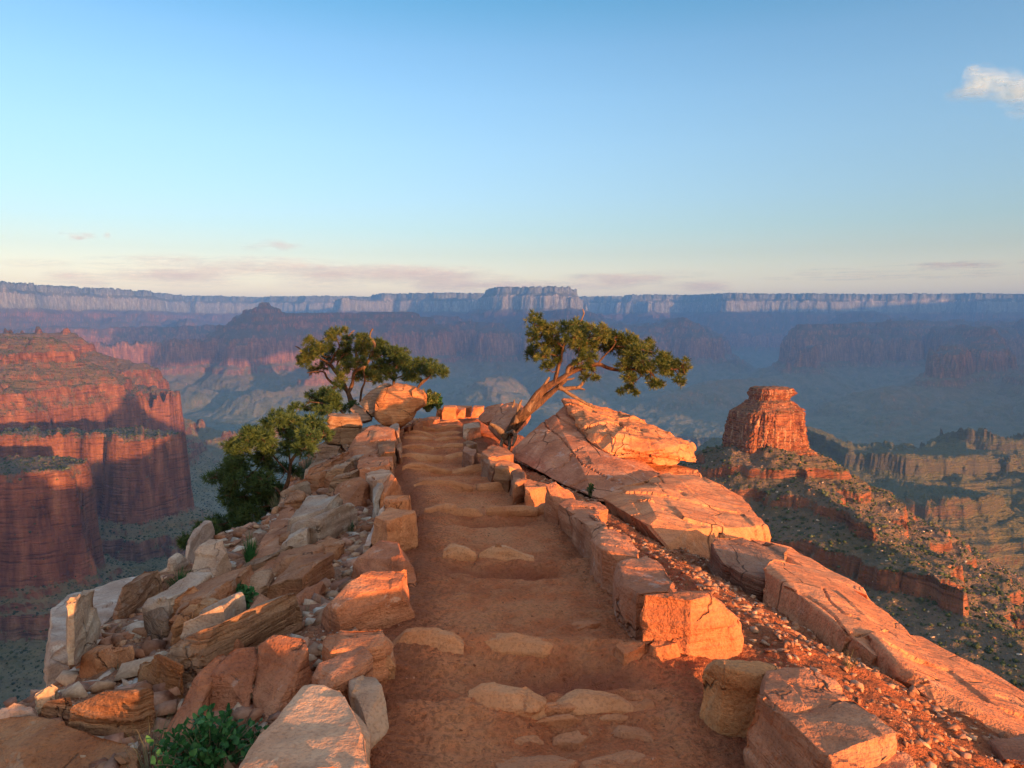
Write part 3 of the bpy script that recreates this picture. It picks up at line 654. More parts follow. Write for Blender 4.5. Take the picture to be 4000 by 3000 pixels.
R3('slab', [(1300,1075,8.2),(1345,1048,8.8),(1440,1020,10),(1490,1019,10.4),(1520,1022,10.4),(1600,1070,9.4),(1660,1145,7.9),(1672,1160,7.6),(1560,1170,7.0),(1445,1140,6.9),(1400,1080,7.8),(1330,1098,7.9),(1440,1160,6.6)],
   M_TAN, 'smooth golden slab sloping right in the middle of the ridge', (1.15,1.02,.95), .03, .03, 1.4, (.25, .2, -.75), SL, 'slab', 60000, [([(1415.4, 1024.5), (1425.4, 1029.5), (1432.9, 1042.0)], 2, 0.04), ([(1420.4, 1044.5), (1440.4, 1069.5), (1460.4, 1079.5)], 1.6, 0.03), ([(1470.4, 1062.0), (1477.9, 1069.5)], 3, 0.05), ([(1432.9, 1099.5), (1457.9, 1109.5), (1482.9, 1124.5), (1520.4, 1137.0)], 3, 0.03)])
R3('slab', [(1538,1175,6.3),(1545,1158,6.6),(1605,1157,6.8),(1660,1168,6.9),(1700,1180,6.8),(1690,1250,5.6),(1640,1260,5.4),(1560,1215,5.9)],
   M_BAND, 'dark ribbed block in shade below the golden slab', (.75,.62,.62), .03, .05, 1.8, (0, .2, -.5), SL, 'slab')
R3('slab', [(1595,1157,7.0),(1655,1160,7.3),(1700,1175,7.3),(1750,1205,7.0),(1872,1280,6.0),(1878,1298,5.8),(1800,1265,6.0),(1690,1190,6.8)],
   M_TAN, 'thin lit slab rim behind the ribbed block', (1.15,1,.95), .03, .06, 1.5, (.3, .2, -.5), SL, 'slab')
R3('slab', [(1628,1252,5.2),(1660,1210,5.6),(1685,1197,5.9),(1770,1215,6.1),(1878,1298,5.5),(1950,1350,5.0),(2010,1420,4.35),(1990,1440,4.1),(1880,1370,4.3),(1835,1400,4.0),(1720,1330,4.5),(1640,1290,5.0)],
   M_TAN, 'long smooth slab with a diagonal crack, right of the rubble strip', (1.15,1.02,.97), .02, .025, 1.3, (.3, .2, -.7), SL, 'slab', 60000, [([(1696.5, 1269.0), (1746.5, 1289.0), (1779.0, 1311.5), (1804.0, 1331.5), (1829.0, 1369.0)], 3, 0.05), ([(1779.0, 1271.5), (1794.0, 1299.0), (1821.5, 1324.0), (1854.0, 1336.5)], 2.5, 0.04)])
R3('slab', [(1870,1380,4.1),(1905,1352,4.6),(1990,1375,4.9),(2080,1440,4.6),(2212,1500,4.3),(2330,1560,4.1),(2300,1700,3.0),(2212,1600,3.3),(2140,1580,3.35),(2070,1530,3.5),(1960,1455,3.85),(1890,1430,3.95)],
   M_TAN, 'nearest long slab running off the right edge of the view', (1.15,1.0,.95), .025, .022, 1.5, (.25, .25, -.6), SL, 'slab', 60000, [([(1954.0, 1416.5), (1979.0, 1429.0), (2016.5, 1439.0), (2034.0, 1444.0)], 2.5, 0.04), ([(2174.0, 1464.0), (2212.0, 1484.0)], 3, 0.05), ([(2154.0, 1504.0), (2179.0, 1509.0), (2206.5, 1524.0)], 2.5, 0.04), ([(1971.5, 1486.5), (2009.0, 1469.0), (2024.0, 1466.5)], 2.5, 0.03)])
R3('slab', [(2212,1590,3.3),(2140,1600,3.2),(2170,1640,3.0),(2260,1660,2.9),(2280,1600,3.2)], M_RED, 'shaded stone at the lower right corner', (.9,.85,.9), .02, .04, 2, (.1, .3, -.3), None, 'rock')
# ---------------------------------------------------------------- broken rock on the left shoulder
LS = [
 ([(112,1314,.3,7.1),(150,1282,.3,7.8),(275,1246,.4,8.7),(330,1228,.45,9.1),(345,1236,.3,8.9),(318,1264,.15,8.3),(262,1300,.1,7.5),(200,1350,.05,6.6),(180,1388,.05,6.0),(108,1402,.2,5.7)], M_PALE, 'big pale slab tilted out over the drop, far left', (1.1,1.12,1.15), 8.5),
 ([(245,1276,.4),(310,1231,.6),(345,1229,.6),(332,1260,.35),(287,1292,.3),(262,1294,.3)], M_BAND, 'brown layered slab resting on top of the big pale slab', (.85,.75,.7), 8.5),
 ([(144,1298,.5),(180,1273,.55),(207,1272,.5),(195,1290,.4),(155,1309,.4)], M_PALE, 'small flat cream plate on the outer end of the pale slab', (1.05,1,.9), 8),
 ([(175,1404,.1,5.6),(250,1345,.15,6.4),(330,1275,.2,7.5),(376,1250,.25,8),(318,1325,.1,6.6),(312,1372,.1,6.0),(270,1394,.1,5.7),(215,1397,.05,5.6)], M_PALE, 'long whitish slab below and right of the big pale slab', (1,1,1.02), 8),
 ([(394,1182,.3),(440,1120,.5),(460,1112,.5),(445,1158,.2),(410,1175,.2)], M_PALE, 'pale sloping slab sticking out under the dark pinyon', (.95,.9,.9), 11),
 ([(358,1212,.3),(393,1187,.4),(405,1192,.3),(372,1224,.15)], M_PALE, 'narrow pale rock just below the slab under the dark pinyon', (1,1,1), 10),
 ([(303,1286,.2,7.9),(375,1222,.3,9),(410,1200,.3,9.4),(380,1255,.1,8.3),(340,1287,.1,7.7)], M_PALE, 'long narrow grey plank of rock between pale slabs', (.85,.8,.8), 9.5),
 ([(410,1237,.3),(420,1187,.6),(450,1164,.7),(490,1163,.65),(497,1209,.4),(470,1250,.2),(438,1270,.1)], M_PALE, 'large tan boulder with lichen patches, top left shoulder', (1,.86,.75), 9),
 ([(366,1300,.4),(393,1258,.6),(425,1259,.6),(442,1292,.4),(390,1302,.3),(373,1345,.1)], M_RED, 'tall light brown block left of the rubble chute', (1,.95,.85), 7.5),
 ([(352,1374,.3),(388,1333,.45),(437,1286,.6),(472,1294,.5),(462,1326,.25),(378,1396,.1)], M_RED, 'slanted brown block with two parallel grooves', (.85,.85,.75), 6.5),
 ([(300,1422,.35),(357,1405,.45),(403,1441,.35),(382,1480,.1),(350,1492,.05),(305,1446,.15)], M_RED, 'dark brown faceted boulder with flat sloping top, lower left', (.72,.72,.6), 5.5),
 ([(312,1326,.25),(350,1316,.35),(362,1350,.25),(350,1386,.05),(320,1382,.05)], M_BAND, 'dark grey weathered block beside the long whitish slab', (.6,.58,.58), 7),
 ([(178,1416,.25),(222,1393,.35),(296,1395,.35),(262,1414,.2),(220,1430,.1),(178,1433,.15)], M_TAN, 'thin flat slab with orange side lying above the small rubble', (.95,.95,.95), 6),
 ([(148,1536,.35),(188,1502,.5),(295,1491,.5),(334,1482,.45),(312,1525,.25),(250,1565,.15),(175,1572,.2)], M_BAND, 'rounded layered ledge holding the small rubble, lower left', (.8,.68,.6), 4.6),
 ([(146,1556,.2),(180,1545,.25),(312,1536,.2),(255,1592,.05),(155,1578,.1)], M_BAND, 'second layer under the rounded ledge', (.75,.63,.55), 4.3),
 ([(-60,1570,.2),(20,1545,.3),(140,1548,.3),(300,1585,.2),(320,1659,.1),(300,1760,0),(-60,1760,0)], M_RED, 'massive dark brown rock filling the bottom left corner', (.72,.68,.6), 3.6),
 ([(68,1493,.4),(107,1447,.5),(127,1462,.45),(125,1494,.25),(86,1520,.15)], M_PALE, 'boxy block with pale top at the edge of the drop, lower left', (.9,.82,.72), 5),
 ([(-30,1575,.2),(0,1538,.35),(50,1502,.4),(82,1515,.35),(55,1545,.2),(0,1602,.05)], M_PALE, 'streaky pinkish grey rock at the left border', (.85,.75,.75), 4.4),
 ([(85,1530,.2),(100,1503,.35),(165,1505,.35),(160,1528,.2),(100,1537,.1)], M_BAND, 'thinly layered orange tan rock beside the rounded ledge', (1.05,.85,.75), 4.6),
 ([(548,1446,.2),(560,1396,.4),(598,1366,.5),(657,1363,.5),(664,1404,.4),(653,1484,.1),(585,1556,0),(552,1519,.05)], M_RED, 'big smooth egg shaped boulder left of the grooved stone', (.95,.85,.85), 5),
 ([(425,1496,.2),(470,1440,.4),(500,1396,.45),(548,1382,.45),(549,1440,.25),(540,1540,0),(430,1572,0)], M_RED, 'purplish knobbly boulder with a dark hollow flake, left of the egg boulder', (.85,.76,.8), 5),
 ([(330,1640,0),(385,1522,.25),(440,1440,.35),(490,1392,.4),(495,1400,.35),(430,1505,.2),(405,1600,.05),(360,1700,0)], M_RED, 'long raised rock rib running diagonally at the lower left', (.95,.85,.85), 5.5),
 ([(490,1392,.3),(530,1326,.35),(562,1285,.4),(585,1290,.3),(560,1340,.2),(520,1400,.1)], M_RED, 'upper continuation of the diagonal rock rib', (.9,.85,.85), 6.5),
 ([(525,1232,.2),(560,1165,.35),(610,1104,.4),(640,1087,.4),(622,1140,.2),(600,1200,.1),(592,1246,.05)], M_RED, 'tapering rock rib rising to the dark pinyon', (.95,.9,.88), 9),
 ([(608,1162,.3),(640,1140,.35),(710,1112,.35),(702,1146,.15),(640,1182,.05),(615,1178,.1)], M_RED, 'dark red overhanging rock in the middle of the rubble chute', (.8,.65,.6), 8.5),
 ([(605,1318,.1),(672,1260,.25),(706,1244,.3),(690,1285,.1),(640,1322,.02)], M_RED, 'ribbed mauve plank of rock left of the mottled boulder', (.85,.78,.8), 6.5),
 ([(612,1087,.3),(625,1058,.4),(660,1057,.4),(652,1080,.2),(620,1098,.1)], M_BAND, 'small squared rock at the foot of the dark pinyon', (.95,.8,.7), 10),
 ([(704,1100,.2),(716,1062,.45),(735,1043,.5),(797,1026,.5),(782,1088,.15),(722,1114,.05)], M_RED, 'large flat rock with white lichen splashes left of the jagged stone', (.8,.75,.72), 9),
 ([(620,1222,.2),(655,1178,.3),(672,1172,.25),(662,1210,.1),(640,1235,.05)], M_RED, 'tan boulder in the rubble below the red overhang', (1,.95,.85), 7.5),
 ([(655,1205,.2),(700,1165,.35),(742,1170,.3),(735,1195,.15),(690,1225,.05)], M_RED, 'rusty brown slab amid the rubble beside the thin white slab', (.85,.75,.65), 7.5),
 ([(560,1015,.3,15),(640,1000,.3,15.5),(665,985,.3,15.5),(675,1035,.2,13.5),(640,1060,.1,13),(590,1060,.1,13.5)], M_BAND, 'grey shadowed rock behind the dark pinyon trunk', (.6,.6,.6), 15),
]
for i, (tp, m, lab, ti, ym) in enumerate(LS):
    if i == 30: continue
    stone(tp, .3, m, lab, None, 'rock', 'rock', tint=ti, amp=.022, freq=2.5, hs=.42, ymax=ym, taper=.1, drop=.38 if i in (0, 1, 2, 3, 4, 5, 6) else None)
random.seed(3)
# loose rubble: many small angular pieces
def small_rock(seed):
    rr = random.Random(seed)
    bm = bmesh.new()
    sx, sy, sz = rr.uniform(.7, 1.3), rr.uniform(.5, 1.0), rr.uniform(.3, .65)
    for _ in range(9):
        v = Vector((rr.gauss(0, 1), rr.gauss(0, 1), rr.gauss(0, 1))).normalized()
        k = rr.uniform(.8, 1)
        bm.verts.new((v.x * sx * k * .5, v.y * sy * k * .5, v.z * sz * k * .5))
    r = bmesh.ops.convex_hull(bm, input=bm.verts)
    dead = [g for g in set(r['geom_interior'] + r['geom_unused']) if isinstance(g, bmesh.types.BMVert)]
    if dead: bmesh.ops.delete(bm, geom=dead, context='VERTS')
    bmesh.ops.triangulate(bm, faces=bm.faces)
    bm.verts.ensure_lookup_table(); bm.verts.index_update()
    V = np.array([v.co for v in bm.verts]); Fc = np.array([[v.index for v in f.verts] for f in bm.faces]); bm.free()
    return V, Fc
PROT = [small_rock(100 + i) for i in range(16)]
def scatter(name, x, y, z, s, mat, cols, seed=1, sink=.25, smooth=False, up=None, prot=None, kind='stuff'):
    rs = np.random.RandomState(seed); prot = prot or PROT
    VV = []; FF = []; CC = []; off = 0
    pid = rs.randint(0, len(prot), len(x))
    for k in range(len(prot)):
        m = np.nonzero(pid == k)[0]
        if not len(m): continue
        V, Fc = prot[k]; n = len(m)
        a = rs.uniform(0, 6.28, n); ca, sa = np.cos(a), np.sin(a); t = rs.normal(0, .25, n); ct, st_ = np.cos(t), np.sin(t)
        X = V[None, :, 0] * s[m, None]; Y = V[None, :, 1] * s[m, None]; Z = V[None, :, 2] * s[m, None]
        Y2 = Y * ct[:, None] - Z * st_[:, None]; Z2 = Y * st_[:, None] + Z * ct[:, None]
        X3 = X * ca[:, None] - Y2 * sa[:, None]; Y3 = X * sa[:, None] + Y2 * ca[:, None]
        W = np.stack([X3 + x[m, None], Y3 + y[m, None], Z2 + (z[m] + (.25 - sink) * s[m])[:, None]], -1)
        VV.append(W.reshape(-1, 3)); FF.append((Fc[None] + (np.arange(n) * len(V))[:, None, None] + off).reshape(-1, 3))
        ci = cols[rs.randint(0, len(cols), n)] * rs.uniform(.75, 1.2, (n, 1))
        CC.append(np.repeat(ci, len(V), 0)); off += n * len(V)
    o = new_mesh(name, np.concatenate(VV), np.concatenate(FF), mat, smooth=smooth)
    C = np.concatenate(CC); C = np.concatenate([C, np.ones((len(C), 1))], 1).astype(np.float32)
    at = o.data.color_attributes.new('col', 'FLOAT_COLOR', 'POINT'); at.data.foreach_set('color', C.ravel())
    return tag(o, kind=kind)
n = NT('rubble_stone'); att = n.n('ShaderNodeAttribute'); att.attribute_name = 'col'
p = n.pos(); nn = n.noise(p, 40, 4, .6)
c = n.mix(n.ramp(nn, [(.4, .15), (.6, .6)]), att.outputs['Color'], n.mix(1.0, att.outputs['Color'], (.6, .5, .45), 'MULTIPLY'))
n.bsdf(c, .9, n.bump(nn, .4, .02), .15); M_RUB = n.m
RCOL = np.array([(.42, .20, .11), (.36, .15, .08), (.48, .26, .15), (.55, .34, .22), (.30, .13, .08), (.45, .22, .14), (.55, .42, .33), (.38, .19, .12)])
RCR = np.array([(.42, .19, .10), (.36, .15, .08), (.50, .26, .15), (.30, .13, .07), (.55, .31, .19), (.40, .20, .13)])
rs = np.random.RandomState(5)
def zone(n, y0, y1, f, pw=1.6):
    y = y0 + (y1 - y0) * rs.uniform(0, 1, n) ** pw; t = rs.uniform(0, 1, n); return f(t, y), y
def bigsmall(n, a, b, pw): return a + (b - a) * rs.uniform(0, 1, n) ** pw
x, y = zone(22000, 1.6, 20, lambda t, y: np.interp(y, tY, tL) - .2 - t * (np.interp(y, tY, tL) - np.interp(y, *EL) + .6))
keep = gn(x * 1.3, y * 1.3, 700) > -.35; x, y = x[keep], y[keep]
scatter('rubble', x, y, Gz(x, y), bigsmall(len(x), .015, .20, 8) * (1 + y / 14), M_RUB, RCOL, 1)
x, y = zone(30000, 1.6, 14, lambda t, y: np.interp(y, tY, tR) + .25 + t ** .9 * 1.5)
keep = gn(x * 1.3, y * 1.3, 710) > -.5; x, y = x[keep], y[keep]
scatter('rubble', x, y, Gz(x, y), bigsmall(len(x), .006, .075, 9) * (1 + y / 14), M_RUB, RCR, 2)
x, y = zone(9000, 1.5, 22, lambda t, y: np.interp(y, tY, tL) + (.5 - .5 * np.cos(t * 3.14)) * (np.interp(y, tY, tR) - np.interp(y, tY, tL)))
scatter('gravel', x, y, Gz(x, y), bigsmall(len(x), .004, .024, 4) * (1 + y / 20), M_RUB, RCR * np.array([[1.0, .72, .62]]), 3)
x, y = zone(1500, 15, 26, lambda t, y: np.interp(y, tY, tL) - .1 - t * 2.2, 1)
scatter('rubble', x, y, Gz(x, y), bigsmall(len(x), .05, .35, 3), M_RUB, RCR, 4)
# worn stone bars that hold each step
random.seed(11)
for i, Y0 in enumerate(SY):
    xl, xr = float(np.interp(Y0, tY, tL)), float(np.interp(Y0, tY, tR))
    spans = {0: [(.25, .48), (.50, .72)], 1: [(.0, .24), (.25, .54)], 2: [(.15, .32), (.33, .60)], 3: [(.05, .45), (.46, .80), (.8, .96)]}.get(i, [(.02, .5), (.5, .97)])
    for a, b in spans:
        xa, xb = xl + (xr - xl) * a, xl + (xr - xl) * b
        pts = []
        for k in range(7):
            t = k / 6; x_ = xa + (xb - xa) * t; yy = Y0 + random.uniform(-.02, .02) + .03 * math.sin(t * 5)
            zt = float(Gz(np.array([x_]), np.array([Y0 - .05]), False)[0]) + (.075 if 1 < i < 6 else .06 if i > 5 else .035) + random.uniform(-.012, .012) - .03 * abs(t - .5) ** 3 * 8
            wd = .045 + .015 * random.random()
            for s_ in (-1, 1): pts.append((x_, yy + s_ * wd, zt - .02)); pts.append((x_, yy + s_ * wd * .45, zt + .012)); pts.append((x_, yy + s_ * wd * 1.2, zt - .12))
        n_ = ['nearest', 'second', 'third', 'fourth', 'fifth', 'sixth', 'seventh', 'eighth', 'ninth', 'tenth', 'eleventh', 'twelfth'][i]
        side = 'left' if a < .2 and b < .56 else ('right' if b > .7 else 'middle')
        if len(spans) == 2: side = 'left' if (a, b) == spans[0] else 'right'
        rock('step_stone', pts, M_STEP, max(.02, .004 * Y0), .012, 5, (1, .9, .8), f'dusty worn stone bar on the {side} of the {n_} step from the front', 'step', 'stone bars across the trail steps', cuts=1)
# half buried paving stones in front
PAV = [[(1145,1531),(1240,1497),(1251,1508),(1240,1516),(1160,1524)],[(1150,1530),(1290,1520),(1297,1528),(1200,1538),(1165,1537)],[(1300,1520),(1330,1508),(1410,1510),(1420,1522),(1370,1536),(1310,1532)],
 [(1190,1580),(1280,1563),(1287,1590),(1250,1606),(1195,1600)],[(1305,1570),(1350,1565),(1430,1590),(1420,1602),(1340,1590)],[(1095,1600),(1150,1588),(1185,1592),(1180,1605),(1120,1612)],
 [(1055,1645),(1080,1632),(1200,1630),(1245,1645),(1240,1665),(1060,1668)],[(1260,1650),(1320,1622),(1400,1626),(1408,1660),(1270,1665)],[(1330,1395),(1345,1376),(1385,1374),(1398,1390),(1350,1415)],[(1400,1385),(1410,1375),(1450,1378),(1465,1390),(1410,1400)],
 [(1225,1350),(1250,1340),(1290,1338),(1300,1345),(1250,1358)],[(1095,1530),(1115,1518),(1135,1525),(1140,1538),(1105,1538)],[(1265,1500),(1300,1497),(1340,1503),(1290,1510)],[(1235,1408),(1265,1398),(1300,1402),(1290,1415),(1260,1420)],
 [(1285,1545),(1340,1540),(1365,1548),(1350,1556),(1300,1555)],[(1150,1552),(1200,1546),(1255,1548),(1200,1562),(1155,1562)]]
PL = ['long thin paving stone at the top of the worn paving','flat paving stone split by a diagonal groove','broad rounded paving stone right of the split one','squarish raised paving stone in the middle of the paving','long low paving stone right of the squarish one','ragged paving stone left of the squarish one',
 'wide smooth paving stone at the bottom edge','blocky paving stone at the bottom edge right of the wide one','cubic stone at the right end of the second step','flat light stone beside the cubic stone on the second step','thin pale stone flush with the soil above the second step','small paving stone at the left of the worn paving',
 'short flat stone above the broad paving stone','flaky stone showing in the middle of the second step','thin stone under the broad paving stone','thin crooked stone under the split paving stone']
for pv, lb in zip(PAV, PL):
    big_ = 'cubic' in lb or 'beside the cubic' in lb
    stone(pv, .06 if big_ else .014, M_STEP, lb, 'stones set in the trail', 'paving_stone', 'stone', tint=(.85, .7, .62), amp=.01, freq=6, hs=1, taper=.15)

# unseen stones added along the right edge row to shade the near trail
for i, yy in enumerate([1.45, 1.0, .55, .1, -.6, -1.3, -2.1, -3.0]):
    w_ = random.uniform(.22, .3); x_ = 1.12 + .03 * i; z_ = -1.62; h = random.uniform(.26, .36)
    rock('edging_stone', [(x_ + a * w_ * (1 if c else .85), yy + b * .3, z_ + (h if c else -.15)) for a in (-1, 1) for b in (-1, 1) for c in (0, 1)], M_RED, .05, .02, 3, (1, .95, .95),
         'unseen stone added to the right edge row to shade the trail, nearer than the huge split block', 'stone', GR)
x = rs.uniform(-5, -1, 1700); y = 2 + 14 * rs.uniform(0, 1, 1700) ** 1.3; k = (x < np.interp(y, tY, tL) - .6) & (x > np.interp(y, *EL) - .5); x, y = x[k], y[k]
scatter('rubble', x, y, Gz(x, y), bigsmall(len(x), .10, .42, 3), M_RUB, RCOL, 31, .3)

# long weathered ribs of bedrock between the boulders of the left slope
random.seed(21)
for i in range(46):
    yy = 3.5 + 9.6 * (i / 46) ** 1.25 + random.uniform(-.3, .3); xl = float(np.interp(yy, tY, tL)); xe = float(np.interp(yy, *EL))
    xx = xl - .75 - random.random() * max(.2, (xl - xe - .6)); ln = random.uniform(.35, .95); th = random.uniform(.10, .24); wd = random.uniform(.16, .38); an = random.uniform(-.45, .15)
    if (5.3 < yy < 10 and xx < xe + .8) or (yy < 4.5 and xx < -1.7): continue
    zz = float(Gz(np.array([xx]), np.array([yy]), False)[0]); pts = []
    for a in (-1, 1):
        for b in (-1, 1):
            for c_ in (0, 1):
                px_, py_ = a * wd * (.5 if c_ else .6), b * ln * (.42 if c_ else .55) * random.uniform(.8, 1.1)
                pts.append((xx + px_ * math.cos(an) - py_ * math.sin(an), yy + px_ * math.sin(an) + py_ * math.cos(an), zz - .12 + c_ * (th + .12) + .35 * px_ * c_ + .1 * random.random() * c_))
    k = random.uniform(.7, 1)
    rock('rock', pts, [M_RED, M_RED, M_BAND, M_PALE][i % 4 if i % 7 else 3], max(.02, .0045 * yy), .025, 3, (k, k * .95, k * .92), 'weathered rib of bedrock between the boulders of the left slope', 'rock', 'bedrock ribs on the left slope')
# ---------------------------------------------------------------- trees and plants
def leaf_mat(name, c1, c2, c3, tr=.25, sc=6):
    n = NT(name); p = n.pos(); f = n.noise(p, sc, 3, .6)
    c = n.ramp(f, [(.35, c1), (.5, c2), (.68, c3)])
    b = n.n('ShaderNodeBsdfPrincipled'); n.set(b.inputs['Base Color'], c); b.inputs['Roughness'].default_value = .55; b.inputs['Specular IOR Level'].default_value = .25
    t = n.n('ShaderNodeBsdfTranslucent'); n.set(t.inputs[0], c); mx = n.n('ShaderNodeMixShader'); mx.inputs[0].default_value = tr
    n.t.links.new(b.outputs[0], mx.inputs[1]); n.t.links.new(t.outputs[0], mx.inputs[2]); n.t.links.new(mx.outputs[0], n.out.inputs[0]); return n.m
M_NEED = leaf_mat('pinyon_needles', (.035, .055, .013), (.075, .10, .024), (.19, .18, .05))
M_NEEDD = leaf_mat('dark_needles', (.035, .06, .018), (.062, .095, .028), (.10, .13, .035))
M_LEAF = leaf_mat('green_leaves', (.02, .07, .02), (.04, .13, .035), (.08, .20, .06), .3, 25)
M_GRASS = leaf_mat('dry_grass', (.10, .12, .06), (.20, .18, .10), (.32, .24, .15), .3, 12)
def bark_mat(name, a, b):
    n = NT(name); p = n.obj(); f = n.noise(n.scale(p, (1, 1, .25)), 22, 5, .65, 1.2); g = n.noise(p, 3, 4)
    c = n.ramp(f, [(.35, a), (.6, b)]); c = n.mix(n.ramp(g, [(.4, 0.0), (.6, .6)]), c, n.mix(1.0, c, (.6, .5, .45), 'MULTIPLY'))
    n.bsdf(c, .85, n.bump(f, .9, .03), .2); return n.m
M_BARK = bark_mat('bark', (.05, .026, .018), (.18, .09, .052)); M_DEAD = bark_mat('bare_wood', (.11, .062, .042), (.25, .15, .095))
def catmull(pts, rad, step=.05):
    P_, R_ = [], []
    n_ = len(pts)
    for i in range(n_ - 1):
        p0 = pts[max(i - 1, 0)]; p1 = pts[i]; p2 = pts[i + 1]; p3 = pts[min(i + 2, n_ - 1)]
        k = max(2, int((p2 - p1).length / step))
        for j in range(k):
            t = j / k
            P_.append(.5 * ((2 * p1) + (p2 - p0) * t + (2 * p0 - 5 * p1 + 4 * p2 - p3) * t * t + (3 * p1 - p0 - 3 * p2 + p3) * t ** 3))
            R_.append(rad[i] + (rad[i + 1] - rad[i]) * t)
    P_.append(pts[-1]); R_.append(rad[-1]); return P_, R_
class Tubes:
    def __init__(s): s.V = []; s.F = []
    def add(s, pts, rad, sides=8, step=.06, rough=.18, twist=2.0, seed=0):
        pp, rr = catmull(pts, rad, step)
        b = len(s.V); up = Vector((.13, .2, 1)).normalized(); ac = 0
        for i, (p, r) in enumerate(zip(pp, rr)):
            d = (pp[min(i + 1, len(pp) - 1)] - pp[max(i - 1, 0)])
            if d.length < 1e-6: d = Vector((0, 0, 1))
            d.normalize(); x = d.cross(up)
            if x.length < .05: x = d.cross(Vector((1, 0, 0)))
            x.normalize(); y = d.cross(x); ac += twist * step
            for k in range(sides):
                a = k / sides * 2 * math.pi
                m = 1 + rough * (math.sin(a * 3 + ac * 2 + seed) * .6 + mnoise.noise(Vector((math.cos(a) * 1.5 + seed, math.sin(a) * 1.5, i * .15))) * 1.4)
                s.V.append(p + (x * math.cos(a + ac * .2) + y * math.sin(a + ac * .2)) * r * m)
        for i in range(len(pp) - 1):
            for k in range(sides):
                k2 = (k + 1) % sides
                s.F.append((b + i * sides + k, b + i * sides + k2, b + (i + 1) * sides + k2, b + (i + 1) * sides + k))
        s.F.append(tuple(b + (len(pp) - 1) * sides + k for k in range(sides)))
    def build(s, name, mat, parent):
        if not s.V: return None
        o0 = parent.location
        return new_mesh(name, [v - o0 for v in s.V], s.F, mat, True, parent)
def tufts(centers, dirs, L, W, nn, rs, spread=.9):
    """needle brushes: nn thin blades around each centre"""
    n_ = len(centers)
    C = np.repeat(centers, nn, 0); D = np.repeat(dirs, nn, 0)
    d = D + rs.normal(0, spread, (n_ * nn, 3)); d /= np.linalg.norm(d, axis=1)[:, None]
    s = np.cross(d, rs.normal(0, 1, (n_ * nn, 3))); s /= np.linalg.norm(s, axis=1)[:, None] + 1e-9
    l = L * rs.uniform(.6, 1.15, (n_ * nn, 1)); w_ = W * rs.uniform(.7, 1.2, (n_ * nn, 1))
    b = C + d * l * .08
    V = np.stack([b - s * w_ * .5, b + s * w_ * .5, b + d * l * .7 + s * w_ * .45, b + d * l, b + d * l * .7 - s * w_ * .45], 1).reshape(-1, 3)
    i = np.arange(n_ * nn)[:, None] * 5
    return V, np.concatenate([i + np.array([[0, 1, 2]]), i + np.array([[0, 2, 4]]), i + np.array([[4, 2, 3]])], 0)
def tree(name, label, base, ox, oy, Y0, limbs, dead, clumps, mat, seed, dens=1.0, L=.085, W=.009, dY=.55, cat='tree', group=None, zs=.25, nn=26, rm=1.12):
    rs = np.random.RandomState(seed)
    def Q(t, y=None):
        return P(ox + t[0] * zs, oy + t[1] * zs, y if y else Y0 + (t[2] if len(t) > 2 else 0))
    e = bpy.data.objects.new(name, None); col.objects.link(e); e.location = Q(base); tag(e, label, cat, group)
    px = zs * Y0 / F; rk = .8 if seed > 1 else .66
    tb = Tubes(); nodes = []
    for j, (pts, r0, r1) in enumerate(limbs):
        ps = [Q(t) for t in pts]; k = len(ps)
        rad = [(r0 + (r1 - r0) * i / (k - 1)) * px * rk for i in range(k)]
        tb.add(ps, rad, 10 if r0 > 20 else 7, .05,   .38 if r0 > 20 else .2, 2.5, j * 1.7)
        q_, r_ = catmull(ps, rad, .12); nodes += q_[len(q_) // 4:]
    # crown: clumps of brushes and the twigs that carry them
    cen = []; dr = []
    for (cx, cy, cr) in clumps:
        c = Q((cx, cy)) + Vector((0, rs.uniform(-dY, dY), 0)); r = cr * px
        near = min(nodes, key=lambda q: (q - c).length)
        mid = (near + c) / 2 + Vector(rs.normal(0, r * .35, 3)); mid.z -= r * .15
        tb.add([near, mid, c], [max(.008, r * .05), .009, .005], 5, .08, .1, 1)
        r = r * rm; m = int(dens * (r / .075) ** 2 * 5.5) + 8
        v = rs.normal(0, 1, (m, 3)); v /= np.linalg.norm(v, axis=1)[:, None]
        v[:, 2] = v[:, 2] * .8
        rad = r * rs.uniform(.35, 1.12, (m, 1)) ** .8
        cc = np.array(c)[None] + v * rad
        for q in cc[::4]:
            q = Vector(q); tb.add([c, (c + q) / 2 + Vector(rs.normal(0, .012, 3)), q], [.006, .005, .003], 4, .12, 0, 0)
        up = v * .9 + np.array([0, 0, .55]); cen.append(cc); dr.append(up / np.linalg.norm(up, axis=1)[:, None])
    tb.build('trunk', M_BARK, e)
    for j, (pts, r0, r1) in enumerate(dead):
        td = Tubes(); ps = [Q(t) for t in pts]; k = len(ps)
        td.add(ps, [(r0 + (r1 - r0) * i / (k - 1)) * px for i in range(k)], 8, .04, .3, 3, j)
        td.build('bare_branch', M_DEAD, e)
    V, Fc = tufts(np.concatenate(cen), np.concatenate(dr), L, W, nn, rs)
    new_mesh('foliage', V - np.array(e.location)[None], Fc, mat, False, e)
    return e
